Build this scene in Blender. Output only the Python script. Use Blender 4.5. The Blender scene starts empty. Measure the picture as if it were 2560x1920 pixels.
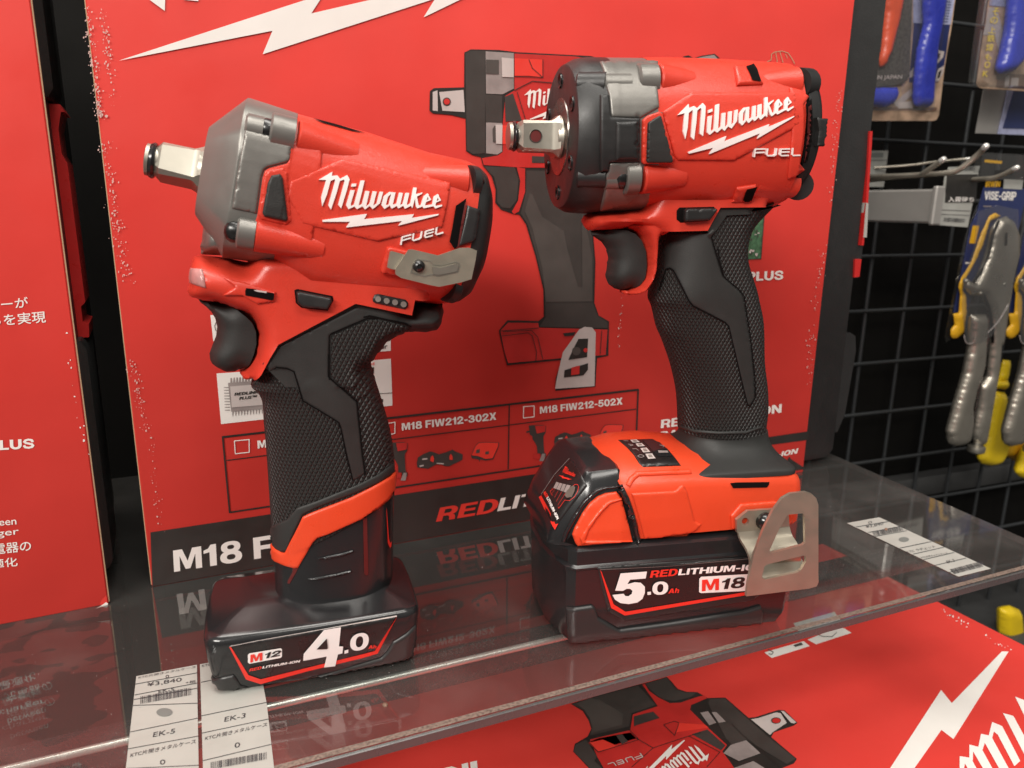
import bpy, bmesh, math, random
import numpy as np
from mathutils import Vector, Matrix
from mathutils.bvhtree import BVHTree
from mathutils.geometry import delaunay_2d_cdt

S = bpy.context.scene
COL = S.collection
R = math.radians
rnd = random.Random(7)

# ---------------------------------------------------------------- camera
FPX, PITCH, ROLL, CAMH = 1850.0, R(13.6), R(0.65), 0.195       # focal length in pixels of a 2560 wide frame
FW = Vector((0, math.cos(PITCH), -math.sin(PITCH)))
_r0, _u0 = Vector((1, 0, 0)), Vector((0, math.sin(PITCH), math.cos(PITCH)))
RT = math.cos(ROLL) * _r0 + math.sin(ROLL) * _u0
UP = -math.sin(ROLL) * _r0 + math.cos(ROLL) * _u0
CAM = Vector((0, 0, CAMH))
cd = bpy.data.cameras.new('camera')
cam = bpy.data.objects.new('camera', cd); COL.objects.link(cam)
cam.matrix_world = Matrix(((RT.x, UP.x, -FW.x, 0), (RT.y, UP.y, -FW.y, 0), (RT.z, UP.z, -FW.z, CAMH), (0, 0, 0, 1)))
cd.sensor_width = 36; cd.lens = 36 * FPX / 2560
cd.clip_start = 0.01; cd.clip_end = 50
cd.dof.use_dof = True; cd.dof.focus_distance = 0.335; cd.dof.aperture_fstop = 17
S.camera = cam

# ---------------------------------------------------------------- light: a shop aisle under ceiling lamps
W = bpy.data.worlds.new('World'); S.world = W; W.use_nodes = True
wn = W.node_tree; bg = wn.nodes['Background']
tc = wn.nodes.new('ShaderNodeTexCoord'); sx = wn.nodes.new('ShaderNodeSeparateXYZ')
rp = wn.nodes.new('ShaderNodeValToRGB')
wn.links.new(tc.outputs['Generated'], sx.inputs[0])
mp = wn.nodes.new('ShaderNodeMapRange'); mp.inputs[1].default_value = -1; mp.inputs[2].default_value = 1
wn.links.new(sx.outputs['Z'], mp.inputs[0]); wn.links.new(mp.outputs[0], rp.inputs[0])
rp.color_ramp.elements[0].position = 0.30; rp.color_ramp.elements[0].color = (0.10, 0.09, 0.085, 1)
rp.color_ramp.elements[1].position = 0.80; rp.color_ramp.elements[1].color = (0.62, 0.60, 0.56, 1)
wn.links.new(rp.outputs[0], bg.inputs['Color']); bg.inputs['Strength'].default_value = 0.60

def area(name, loc, target, sx_, sy_, power, col=(1, 0.95, 0.88)):
    l = bpy.data.lights.new(name, 'AREA'); l.shape = 'RECTANGLE'; l.size = sx_; l.size_y = sy_
    l.energy = power; l.color = col
    o = bpy.data.objects.new(name, l); COL.objects.link(o)
    o.location = loc
    o.rotation_euler = (Vector(target) - Vector(loc)).to_track_quat('-Z', 'Y').to_euler()
    return o
area('ceiling_lamp', (-1.15, -2.0, 1.55), (-0.05, 0.38, 0.08), 1.7, 0.5, 84)
area('ceiling_lamp', (0.75, -0.95, 1.9), (0.05, 0.4, 0.1), 1.3, 0.35, 16)
area('ceiling_lamp', (-0.10, 0.10, 1.9), (0.05, 0.35, 0.0), 1.6, 0.60, 33)

S.view_settings.view_transform = 'Standard'; S.view_settings.look = 'None'
S.view_settings.gamma = 1; S.view_settings.exposure = 0; S.view_settings.use_curve_mapping = False
S.cycles.max_bounces = 10; S.cycles.transparent_max_bounces = 16
S.cycles.caustics_reflective = False; S.cycles.caustics_refractive = False

# ---------------------------------------------------------------- materials
def new_mat(name):
    m = bpy.data.materials.new(name); m.use_nodes = True
    return m, m.node_tree, m.node_tree.nodes['Principled BSDF']
def mat(name, col, rough=0.5, metal=0.0, spec=0.5, vary=0.06, vscale=60.0, bump=0.0, bscale=900.0, rvar=0.08, coat=0.0, warp=0.0):
    m, t, b = new_mat(name)
    b.inputs['Metallic'].default_value = metal
    b.inputs['Specular IOR Level'].default_value = spec
    if coat: b.inputs['Coat Weight'].default_value = coat; b.inputs['Coat Roughness'].default_value = 0.12
    co = t.nodes.new('ShaderNodeTexCoord')
    n = t.nodes.new('ShaderNodeTexNoise'); n.inputs['Scale'].default_value = vscale; n.inputs['Detail'].default_value = 6
    t.links.new(co.outputs['Object'], n.inputs['Vector'])
    mr = t.nodes.new('ShaderNodeMapRange'); mr.inputs[1].default_value = 0.25; mr.inputs[2].default_value = 0.60
    mr.inputs[3].default_value = 1 - vary; mr.inputs[4].default_value = 1 + vary
    t.links.new(n.outputs['Fac'], mr.inputs[0])
    mx = t.nodes.new('ShaderNodeVectorMath'); mx.operation = 'SCALE'; mx.inputs[0].default_value = col[:3]
    t.links.new(mr.outputs[0], mx.inputs['Scale']); t.links.new(mx.outputs[0], b.inputs['Base Color'])
    mr2 = t.nodes.new('ShaderNodeMapRange'); mr2.inputs[1].default_value = 0.3; mr2.inputs[2].default_value = 0.7
    mr2.inputs[3].default_value = max(0.02, rough - rvar); mr2.inputs[4].default_value = min(1, rough + rvar)
    n2 = t.nodes.new('ShaderNodeTexNoise'); n2.inputs['Scale'].default_value = vscale * 2.7; n2.inputs['Detail'].default_value = 4
    t.links.new(co.outputs['Object'], n2.inputs['Vector']); t.links.new(n2.outputs['Fac'], mr2.inputs[0])
    t.links.new(mr2.outputs[0], b.inputs['Roughness'])
    if bump:
        n3 = t.nodes.new('ShaderNodeTexNoise'); n3.inputs['Scale'].default_value = bscale; n3.inputs['Detail'].default_value = 3
        t.links.new(co.outputs['Object'], n3.inputs['Vector'])
        bp = t.nodes.new('ShaderNodeBump'); bp.inputs['Strength'].default_value = bump; bp.inputs['Distance'].default_value = 0.0004
        t.links.new(n3.outputs['Fac'], bp.inputs['Height']); t.links.new(bp.outputs[0], b.inputs['Normal'])
        if warp:
            n4 = t.nodes.new('ShaderNodeTexNoise'); n4.inputs['Scale'].default_value = 11; n4.inputs['Detail'].default_value = 2
            t.links.new(co.outputs['Object'], n4.inputs['Vector'])
            b4 = t.nodes.new('ShaderNodeBump'); b4.inputs['Strength'].default_value = warp; b4.inputs['Distance'].default_value = 0.006
            t.links.new(n4.outputs['Fac'], b4.inputs['Height']); t.links.new(b4.outputs[0], bp.inputs['Normal'])
    return m
def grip_mat(name, col):
    """rubber with a moulded diamond pattern"""
    m, t, b = new_mat(name)
    b.inputs['Base Color'].default_value = (*col, 1); b.inputs['Roughness'].default_value = 0.55
    b.inputs['Specular IOR Level'].default_value = 0.45
    co = t.nodes.new('ShaderNodeTexCoord'); sp = t.nodes.new('ShaderNodeSeparateXYZ')
    t.links.new(co.outputs['Object'], sp.inputs[0])
    def M(op, a, b_=None):
        n = t.nodes.new('ShaderNodeMath'); n.operation = op
        for i, v in ((0, a), (1, b_)):
            if v is None: continue
            if isinstance(v, (int, float)): n.inputs[i].default_value = v
            else: t.links.new(v, n.inputs[i])
        return n.outputs[0]
    X = M('SUBTRACT', sp.outputs['X'], M('MULTIPLY', sp.outputs['Y'], 0.45)); Zz = sp.outputs['Z']
    X = M('ADD', X, M('MULTIPLY', Zz, 0.10))
    a = M('ADD', M('MULTIPLY', X, 520.0), M('MULTIPLY', Zz, 330.0)); c = M('SUBTRACT', M('MULTIPLY', X, 520.0), M('MULTIPLY', Zz, 330.0))
    def tri(v): return M('ABSOLUTE', M('SUBTRACT', M('FRACT', v), 0.5))
    h = M('MULTIPLY', M('MINIMUM', M('SUBTRACT', 0.5, tri(a)), M('SUBTRACT', 0.5, tri(c))), 2.0)
    h = M('MINIMUM', h, 0.62)
    bp = t.nodes.new('ShaderNodeBump'); bp.inputs['Strength'].default_value = 1.0; bp.inputs['Distance'].default_value = 0.0010
    t.links.new(h, bp.inputs['Height']); t.links.new(bp.outputs[0], b.inputs['Normal'])
    return m

MT = {}
MT['carton'] = mat('red_printed_carton', (0.64, 0.046, 0.036), 0.47, vary=0.05, vscale=14, bump=0.12, bscale=260, spec=0.32, warp=0.35)
MT['carton_dark'] = mat('deeper_red_print', (0.63, 0.045, 0.0355), 0.47, vary=0.05, vscale=14, bump=0.12, bscale=260, spec=0.32, warp=0.35)
MT['carton_core'] = mat('raw_cardboard', (0.42, 0.30, 0.18), 0.8)
MT['print_white'] = mat('white_print', (0.80, 0.76, 0.72), 0.45, vary=0.03, vscale=40)
MT['print_black'] = mat('black_print', (0.022, 0.020, 0.018), 0.42, vary=0.15)
MT['print_dark'] = mat('dark_grey_print', (0.048, 0.041, 0.037), 0.42, vary=0.12)
MT['print_mid'] = mat('mid_grey_print', (0.070, 0.060, 0.054), 0.42, vary=0.12)
MT['print_grey'] = mat('grey_print', (0.26, 0.22, 0.21), 0.42, vary=0.2, vscale=90)
MT['print_light'] = mat('light_grey_print', (0.50, 0.44, 0.42), 0.42, vary=0.08)
MT['print_red'] = mat('dark_red_print', (0.48, 0.026, 0.022), 0.42, vary=0.12, vscale=50)
MT['print_red2'] = mat('bright_red_print', (0.74, 0.045, 0.03), 0.42, vary=0.05)
MT['print_green'] = mat('green_board_print', (0.05, 0.12, 0.06), 0.45, vary=0.5, vscale=400)
MT['red'] = mat('red_moulded_plastic', (0.60, 0.046, 0.026), 0.33, bump=0.22, bscale=1900, vary=0.03, spec=0.45)
MT['orange'] = mat('orange_red_plastic', (0.68, 0.062, 0.020), 0.35, bump=0.2, bscale=1900, vary=0.02, spec=0.45)
MT['black'] = mat('black_plastic', (0.016, 0.016, 0.016), 0.42, bump=0.18, bscale=2400, vary=0.1)
MT['rubber'] = mat('black_rubber', (0.022, 0.022, 0.021), 0.55, bump=0.22, bscale=2200, vary=0.1, spec=0.42)
MT['gloss'] = mat('glossy_black_plastic', (0.015, 0.015, 0.016), 0.19, vary=0.04, rvar=0.02, spec=0.6)
MT['satin'] = mat('satin_black_plastic', (0.024, 0.023, 0.023), 0.36, bump=0.05, bscale=2400, vary=0.05, rvar=0.03)
MT['hole'] = mat('recess_shade', (0.004, 0.003, 0.003), 0.9, spec=0.1)  # dark colour painted for the shade inside slots, vents, seams and gaps
MT['redhole'] = mat('dark_red_opening', (0.10, 0.006, 0.005), 0.6)
MT['grip'] = grip_mat('diamond_grip_rubber', (0.019, 0.018, 0.017))
MT['alloy'] = mat('grey_painted_alloy', (0.195, 0.187, 0.172), 0.38, metal=0.5, bump=0.12, bscale=2600, vary=0.03, rvar=0.05)
MT['steel'] = mat('bright_steel', (0.37, 0.345, 0.295), 0.42, metal=0.9, vary=0.03, vscale=160, rvar=0.03)
MT['steel_dark'] = mat('dark_steel', (0.20, 0.18, 0.165), 0.28, metal=1.0, vary=0.1)
MT['nickel'] = mat('warm_nickel_plate', (0.44, 0.395, 0.315), 0.37, metal=0.75, vary=0.05, bump=0.12, bscale=2000)
MT['screw'] = mat('black_screw', (0.06, 0.06, 0.06), 0.25, metal=0.9)
MT['label_black'] = mat('black_label', (0.014, 0.012, 0.012), 0.3, vary=0.05)
MT['label_white'] = mat('white_label_ink', (0.84, 0.80, 0.78), 0.35, vary=0.02)
MT['label_red'] = mat('red_label_ink', (0.78, 0.035, 0.022), 0.35, vary=0.02)
MT['logo'] = mat('white_logo_plastic', (0.84, 0.78, 0.76), 0.35, vary=0.02)
MT['lens'] = mat('frosted_lens', (0.42, 0.20, 0.19), 0.15, vary=0.1, vscale=300)
MT['led'] = mat('grey_led', (0.22, 0.20, 0.18), 0.3)
MT['paper'] = mat('paper_tag', (0.37, 0.37, 0.34), 0.6, vary=0.05, vscale=70)
MT['ink'] = mat('tag_ink', (0.035, 0.035, 0.04), 0.5)
MT['ink_grey'] = mat('grey_tag_ink', (0.16, 0.17, 0.16), 0.5)
MT['case'] = mat('black_case_plastic', (0.020, 0.020, 0.020), 0.45, bump=0.35, bscale=700, vary=0.1)
MT['latch'] = mat('red_latch_plastic', (0.52, 0.020, 0.018), 0.32, vary=0.05)
MT['backwall'] = mat('black_backing', (0.006, 0.0055, 0.005), 0.8, vary=0.3, vscale=6, spec=0.1)
MT['wire'] = mat('grey_coated_wire', (0.050, 0.053, 0.056), 0.35, metal=0.4)
MT['chrome'] = mat('chromed_steel', (0.60, 0.58, 0.54), 0.16, metal=1.0)
MT['bright_metal'] = mat('polished_bright_metal', (0.80, 0.78, 0.74), 0.25, metal=0.5)
MT['hook'] = mat('worn_hook_steel', (0.46, 0.42, 0.35), 0.34, metal=0.7)
MT['rail'] = mat('dark_steel_rail', (0.075, 0.075, 0.08), 0.25, metal=0.8, vary=0.2, vscale=300)
MT['grey_metal'] = mat('grey_sheet_metal', (0.34, 0.325, 0.305), 0.36, metal=0.35, vary=0.06, vscale=25)
MT['yellow'] = mat('yellow_plastic', (0.80, 0.56, 0.014), 0.38, vary=0.04)
MT['amber'] = mat('amber_plastic', (0.70, 0.38, 0.015), 0.38, vary=0.04)
MT['navy'] = mat('navy_card', (0.022, 0.032, 0.11), 0.35, vary=0.08)
MT['blue'] = mat('blue_handle', (0.028, 0.045, 0.42), 0.25, vary=0.15, vscale=40)
MT['paleblue'] = mat('pale_blue_card', (0.34, 0.36, 0.52), 0.4, vary=0.2, vscale=120)
MT['tan'] = mat('tan_card_photo', (0.42, 0.29, 0.20), 0.45, vary=0.45, vscale=60)
MT['tan_dark'] = mat('brown_card_photo', (0.17, 0.10, 0.07), 0.45, vary=0.4, vscale=60)
MT['jaw'] = mat('nickel_pliers', (0.38, 0.35, 0.30), 0.33, metal=0.8, vary=0.08, vscale=30)
MT['scuff'] = mat('rubbed_off_print', (0.62, 0.40, 0.36), 0.6)
MT['graph'] = mat('dark_speckled_card', (0.055, 0.05, 0.045), 0.45, vary=0.6, vscale=350)
MT['orange_card'] = mat('orange_pliers_grip', (0.62, 0.07, 0.02), 0.35, vary=0.1)
MT['floor'] = mat('dark_shelf_base', (0.045, 0.045, 0.045), 0.5, vary=0.3, vscale=10)
MT['gold'] = mat('yellow_lettering', (0.74, 0.56, 0.08), 0.4)

def glass_mat(name, tint, dust=0.03, stains=True, rough=0.015):
    m, t, b = new_mat(name); t.nodes.remove(b)
    out = t.nodes['Material Output']
    tr = t.nodes.new('ShaderNodeBsdfTransparent'); tr.inputs[0].default_value = (*tint, 1)
    gl = t.nodes.new('ShaderNodeBsdfGlossy'); gl.inputs['Roughness'].default_value = rough
    lw = t.nodes.new('ShaderNodeLayerWeight'); lw.inputs[0].default_value = 0.5
    pw = t.nodes.new('ShaderNodeMath'); pw.operation = 'POWER'; pw.inputs[1].default_value = 3.2
    t.links.new(lw.outputs['Facing'], pw.inputs[0])
    mr = t.nodes.new('ShaderNodeMapRange'); mr.inputs[3].default_value = 0.07; mr.inputs[4].default_value = 1.0
    t.links.new(pw.outputs[0], mr.inputs[0])
    fac = mr.outputs[0]
    co = t.nodes.new('ShaderNodeTexCoord')
    if stains:                                   # dried film of moisture: blotches where the glass reflects less
        mpg = t.nodes.new('ShaderNodeMapping'); mpg.inputs['Scale'].default_value = (0.75, 1.25, 1)
        t.links.new(co.outputs['Object'], mpg.inputs[0])
        n = t.nodes.new('ShaderNodeTexNoise'); n.inputs['Scale'].default_value = 62; n.inputs['Detail'].default_value = 2.5; n.inputs['Roughness'].default_value = 0.4
        t.links.new(mpg.outputs[0], n.inputs['Vector'])
        cr = t.nodes.new('ShaderNodeMapRange'); cr.inputs[1].default_value = 0.535; cr.inputs[2].default_value = 0.550
        cr.inputs[3].default_value = 1.3; cr.inputs[4].default_value = 0.5
        t.links.new(n.outputs['Fac'], cr.inputs[0])
        sp = t.nodes.new('ShaderNodeSeparateXYZ'); t.links.new(co.outputs['Object'], sp.inputs[0])
        fade = t.nodes.new('ShaderNodeMapRange'); fade.inputs[1].default_value = -0.168; fade.inputs[2].default_value = -0.150
        t.links.new(sp.outputs['X'], fade.inputs[0])
        mxs = t.nodes.new('ShaderNodeMix'); mxs.data_type = 'FLOAT'
        t.links.new(fade.outputs[0], mxs.inputs[0]); t.links.new(cr.outputs[0], mxs.inputs[2]); mxs.inputs[3].default_value = 1.25
        mu = t.nodes.new('ShaderNodeMath'); mu.operation = 'MULTIPLY'
        t.links.new(fac, mu.inputs[0]); t.links.new(mxs.outputs[0], mu.inputs[1]); fac = mu.outputs[0]
    mix = t.nodes.new('ShaderNodeMixShader')
    t.links.new(fac, mix.inputs[0]); t.links.new(tr.outputs[0], mix.inputs[1]); t.links.new(gl.outputs[0], mix.inputs[2])
    df = t.nodes.new('ShaderNodeBsdfDiffuse'); df.inputs[0].default_value = (0.5, 0.47, 0.44, 1)
    n2 = t.nodes.new('ShaderNodeTexNoise'); n2.inputs['Scale'].default_value = 22; n2.inputs['Detail'].default_value = 3
    t.links.new(co.outputs['Object'], n2.inputs['Vector'])
    m2 = t.nodes.new('ShaderNodeMapRange'); m2.inputs[1].default_value = 0.5; m2.inputs[2].default_value = 0.85
    m2.inputs[3].default_value = dust; m2.inputs[4].default_value = dust * 2.2
    t.links.new(n2.outputs['Fac'], m2.inputs[0])
    mix2 = t.nodes.new('ShaderNodeMixShader')
    t.links.new(m2.outputs[0], mix2.inputs[0]); t.links.new(mix.outputs[0], mix2.inputs[1]); t.links.new(df.outputs[0], mix2.inputs[2])
    t.links.new(mix2.outputs[0], out.inputs[0])
    return m
MT['glass'] = glass_mat('shelf_glass', (0.80, 0.82, 0.81), 0.055, True, 0.04)
MT['glass_under'] = glass_mat('shelf_glass_underside', (0.90, 0.93, 0.92), 0.0, False)
MT['blister'] = glass_mat('clear_blister', (0.93, 0.93, 0.93), 0.012, False)
MT['edge'] = mat('ground_glass_edge', (0.075, 0.070, 0.070), 0.25, vary=0.07, vscale=40)
MT['edge_dust'] = mat('dusty_glass_bevel', (0.15, 0.112, 0.092), 0.45, vary=0.6, vscale=900, bump=0.6, bscale=1800)

# ---------------------------------------------------------------- reading positions off the photograph
# each frame of reference: (x0, y0, scale) of an enlarged view of the photograph, so that shapes can be traced on it
ZF = {'S': (0, 0, 1), 'E': (0, 0, 1.15732), 'A': (340, 220, .41591), 'B': (460, 850, .56058), 'C': (1240, 120, .37975), 'D': (1320, 650, .59655),
      'E1': (0, 0, .57866), 'E2': (2060, 0, .3858), 'E3': (2060, 600, .5423), 'E4': (0, 1300, .37364), 'E5': (1300, 1450, .56962), 'E6': (0, 700, .54274),
      'G1': (1670, 230, .15823), 'G2': (770, 410, .16275), 'G3': (2050, 1500, .25323), 'G4': (1400, 1640, .29837),
      'H2': (540, 880, .25316), 'H3': (960, 960, .29837), 'H4': (1060, 100, .5423),
      'I1': (320, 230, .217), 'I2': (460, 590, .22901), 'I3': (880, 380, .28942), 'I4': (490, 1380, .25316), 'I5': (640, 1180, .18081),
      'J1': (1240, 130, .25926), 'J2': (1600, 130, .25918), 'J3': (1420, 490, .24412), 'J4': (1320, 1080, .19286), 'J5': (1340, 1330, .25316), 'J6': (1680, 1060, .26525),
      'K1': (2100, 0, .20796), 'K2': (2120, 330, .19892), 'K3': (2330, 500, .21698), 'K4': (2330, 800, .24109), 'K5': (1940, 0, .72423), 'K6': (1560, 640, .33766), 'K7': (90, 0, .5423)}
def Z(k, *pts):
    a = ZF[k]; return [(a[0] + x * a[2], a[1] + y * a[2]) for x, y in pts]
def ray(x, y): return FW + RT * ((x - 1280) / FPX) - UP * ((y - 960) / FPX)
def on_level(x, y, z=0.0):
    d = ray(x, y); return CAM + d * ((z - CAM.z) / d.z)

class Fr:
    """local frame of a thing: x along it, y away from the viewer's side, z up"""
    def __init__(s, O, yaw):
        s.O = Vector(O); s.yaw = R(yaw)
        s.u = Vector((math.cos(s.yaw), math.sin(s.yaw), 0)); s.v = Vector((-math.sin(s.yaw), math.cos(s.yaw), 0))
    def w2l(s, p):
        d = p - s.O; return Vector((d.dot(s.u), d.dot(s.v), d.z))
    def dl(s, d): return Vector((d.dot(s.u), d.dot(s.v), d.z))
    def at(s, p, w=0.0):                     # photograph point -> local point on the upright plane y = -w
        d = s.dl(ray(*p)); o = s.w2l(CAM)
        return o + d * ((-w - o.y) / d.y)
    def flat(s, p, z=0.0):                   # photograph point -> local point on the level plane
        return s.w2l(on_level(*p, z))

# ---------------------------------------------------------------- objects
def tag(o, label=None, cat=None, group=None, kind=None):
    if label: o['label'] = label
    if cat: o['category'] = cat
    if group: o['group'] = group
    if kind: o['kind'] = kind
    return o
def empty(name, fr, label, cat, group=None):
    o = bpy.data.objects.new(name, None); COL.objects.link(o)
    o.location = fr.O; o.rotation_euler = (0, 0, fr.yaw); o.empty_display_size = 0.02
    return tag(o, label, cat, group)
def mk(name, verts, faces, m, parent=None, ang=35, merge=1e-6, recalc=True, link=True):
    me = bpy.data.meshes.new(name)
    bm = bmesh.new()
    vs = [bm.verts.new(v) for v in verts]
    for f in faces:
        try: bm.faces.new([vs[i] for i in f])
        except ValueError: pass
    if merge: bmesh.ops.remove_doubles(bm, verts=bm.verts, dist=merge)
    if recalc: bmesh.ops.recalc_face_normals(bm, faces=bm.faces)
    bm.to_mesh(me); bm.free()
    me.materials.append(MT[m] if isinstance(m, str) else m)
    me.polygons.foreach_set('use_smooth', [True] * len(me.polygons))
    me.set_sharp_from_angle(angle=R(ang))
    o = bpy.data.objects.new(name, me)
    if link: COL.objects.link(o)
    if parent: o.parent = parent
    return o
class G:
    """collects shapes into one mesh"""
    def __init__(s): s.v = []; s.f = []
    def add(s, v, f):
        n = len(s.v); s.v += [Vector(p) for p in v]; s.f += [tuple(i + n for i in q) for q in f]; return s
    def out(s, name, m, parent=None, **k): return mk(name, s.v, s.f, m, parent, **k)
def loft(rings, cap0=True, cap1=True, closed=True):
    v = []; f = []; n = len(rings[0])
    for r in rings: v += [Vector(p) for p in r]
    for i in range(len(rings) - 1):
        for j in range(n if closed else n - 1):
            k = (j + 1) % n
            f.append((i * n + j, i * n + k, (i + 1) * n + k, (i + 1) * n + j))
    if cap0: f.append(tuple(range(n))[::-1])
    if cap1: f.append(tuple(range((len(rings) - 1) * n, len(rings) * n)))
    return v, f
def sgp(c, e): return math.copysign(abs(c) ** e, c)
def oval(c, a, b, n=2.4, k=56):
    """superellipse ring round c with half axes a and b"""
    out = []
    for i in range(k):
        t = 2 * math.pi * i / k
        out.append(c + a * sgp(math.cos(t), 2 / n) + b * sgp(math.sin(t), 2 / n))
    return out
def tube(path, r, n=10, cap=True):
    path = [Vector(p) for p in path]; rings = []
    for i, p in enumerate(path):
        d = (path[min(i + 1, len(path) - 1)] - path[max(i - 1, 0)]).normalized()
        h = Vector((0, 0, 1)) if abs(d.z) < 0.9 else Vector((1, 0, 0))
        a = d.cross(h).normalized(); b = d.cross(a).normalized()
        rr = r[i] if isinstance(r, (list, tuple)) else r
        rings.append([p + a * (rr * math.cos(2 * math.pi * j / n)) + b * (rr * math.sin(2 * math.pi * j / n)) for j in range(n)])
    return loft(rings, cap, cap)
def smooth_path(pts, m=6, closed=False):
    P = [Vector(p) for p in pts]; out = []; n = len(P)
    for i in range(n if closed else n - 1):
        g = (lambda j: P[j % n]) if closed else (lambda j: P[max(0, min(n - 1, j))])
        p0, p1, p2, p3 = g(i - 1), g(i), g(i + 1), g(i + 2)
        for k in range(m):
            t = k / m
            out.append(0.5 * ((2 * p1) + (p2 - p0) * t + (2 * p0 - 5 * p1 + 4 * p2 - p3) * t * t + (3 * p1 - p0 - 3 * p2 + p3) * t ** 3))
    if not closed: out.append(P[-1])
    return out
def box(lo, hi):
    (a, b, c), (d, e, f) = lo, hi
    v = [(a, b, c), (d, b, c), (d, e, c), (a, e, c), (a, b, f), (d, b, f), (d, e, f), (a, e, f)]
    return v, [(0, 3, 2, 1), (4, 5, 6, 7), (0, 1, 5, 4), (1, 2, 6, 5), (2, 3, 7, 6), (3, 0, 4, 7)]
def bbox(lo, hi, b=0.001):
    """box with bevelled edges"""
    (x0, y0, z0), (x1, y1, z1) = lo, hi
    def ring(z, i): return [(x0 + i, y0 + b, z), (x0 + b, y0 + i, z), (x1 - b, y0 + i, z), (x1 - i, y0 + b, z), (x1 - i, y1 - b, z), (x1 - b, y1 - i, z), (x0 + b, y1 - i, z), (x0 + i, y1 - b, z)]
    return loft([ring(z0, b * .6), ring(z0 + b, 0), ring(z1 - b, 0), ring(z1, b * .6)])

# ---------------------------------------------------------------- plane filling
def pip(P, poly):
    P = np.asarray(P, float); x, y = P[:, 0], P[:, 1]; ins = np.zeros(len(P), bool)
    n = len(poly)
    for i in range(n):
        x1, y1 = poly[i]; x2, y2 = poly[(i + 1) % n]
        if y1 == y2: continue
        c = ((y1 > y) != (y2 > y)) & (x < (x2 - x1) * (y - y1) / (y2 - y1) + x1)
        ins ^= c
    return ins
def segdist(P, A, B):
    P = np.asarray(P, float); A = np.asarray(A, float); B = np.asarray(B, float)
    d = np.full(len(P), 1e9)
    for a, b in zip(A, B):
        ab = b - a; L = ab @ ab
        t = np.clip(((P - a) @ ab) / (L if L > 0 else 1), 0, 1)
        q = a + t[:, None] * ab
        d = np.minimum(d, np.hypot(*(P - q).T))
    return d
def dens(poly, step):
    out = []
    for i in range(len(poly)):
        a, b = poly[i], poly[(i + 1) % len(poly)]
        m = max(1, int(math.ceil(math.hypot(b[0] - a[0], b[1] - a[1]) / step)))
        for k in range(m): out.append((a[0] + (b[0] - a[0]) * k / m, a[1] + (b[1] - a[1]) * k / m))
    return out
def fill(outer, holes=(), grid=None):
    """triangles of the union of the outlines less the holes -> points, triangles, border edges"""
    loops = [list(p) for p in outer] + [list(h) for h in holes]
    if grid: loops = [dens(l, grid) for l in loops]
    V = []; Ed = []
    for l in loops:
        n = len(V); V += l; Ed += [(n + i, n + (i + 1) % len(l)) for i in range(len(l))]
    if grid:
        A = np.array(V); x0, y0 = A.min(0); x1, y1 = A.max(0)
        gx, gy = np.meshgrid(np.arange(x0, x1, grid), np.arange(y0, y1, grid * .87))
        gx[::2] += grid / 2
        Q = np.c_[gx.ravel(), gy.ravel()]
        ins = np.zeros(len(Q), bool)
        for p in outer: ins |= pip(Q, p)
        for h in holes: ins &= ~pip(Q, h)
        Q = Q[ins]
        if len(Q):
            a = [V[i] for i, j in Ed]; b = [V[j] for i, j in Ed]
            Q = Q[segdist(Q, a, b) > grid * .45]
            V += [tuple(q) for q in Q]
    r = delaunay_2d_cdt([Vector(p) for p in V], Ed, [], 0, 1e-7)
    pts = [tuple(p) for p in r[0]]; tri = [t for t in r[2] if len(t) == 3]
    c = np.array([[sum(pts[i][k] for i in t) / 3 for k in (0, 1)] for t in tri])
    keep = np.zeros(len(tri), bool)
    for p in outer: keep |= pip(c, p)
    for h in holes: keep &= ~pip(c, h)
    tri = [t for t, k in zip(tri, keep) if k]
    cnt = {}
    for t in tri:
        for i in range(3):
            e = (t[i], t[(i + 1) % 3]); key = tuple(sorted(e)); cnt.setdefault(key, []).append(e)
    border = [v[0] for v in cnt.values() if len(v) == 1]
    return pts, tri, border
def circle(c, r, n=24, ry=None):
    return [(c[0] + r * math.cos(2 * math.pi * i / n), c[1] + (ry or r) * math.sin(2 * math.pi * i / n)) for i in range(n)]
def stroke(pts, w):
    """outlines of a bent line of width w"""
    out = []
    for a, b in zip(pts, pts[1:]):
        d = math.hypot(b[0] - a[0], b[1] - a[1]) or 1; ux, uy = (b[0] - a[0]) / d * w / 2, (b[1] - a[1]) / d * w / 2
        out.append([(a[0] - uy - ux * .6, a[1] + ux - uy * .6), (b[0] - uy + ux * .6, b[1] + ux + uy * .6), (b[0] + uy + ux * .6, b[1] - ux + uy * .6), (a[0] + uy - ux * .6, a[1] - ux - uy * .6)])
    return out

# ---------------------------------------------------------------- lettering
# heavy sans serif capitals and figures, drawn as outlines on a cap height of 1: outlines, holes, width
def _ring(cx, cy, rx, ry, n=28, e=2.3): return [(cx + rx * sgp(math.cos(2 * math.pi * i / n), 2 / e), cy + ry * sgp(math.sin(2 * math.pi * i / n), 2 / e)) for i in range(n)]
def _arc(cx, cy, rx, ry, a0, a1, n=10): return [(cx + rx * math.cos(R(a0 + (a1 - a0) * i / n)), cy + ry * math.sin(R(a0 + (a1 - a0) * i / n))) for i in range(n + 1)]
def _pen(pts, w=.205): return stroke(pts, w) + [_ring(x, y, w / 2, w / 2, 12, 2) for x, y in pts[1:-1]]
_rect = lambda a, b, c, d: [(a, b), (c, b), (c, d), (a, d)]
_P = [(0, 0), (0, 1), (.5, 1)] + _arc(.5, .675, .31, .325, 90, -90)[1:] + [(.25, .35), (.25, 0)]
_Ph = [(.25, .54), (.25, .82), (.46, .82), (.545, .765), (.56, .68), (.545, .595), (.46, .54)]
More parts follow.
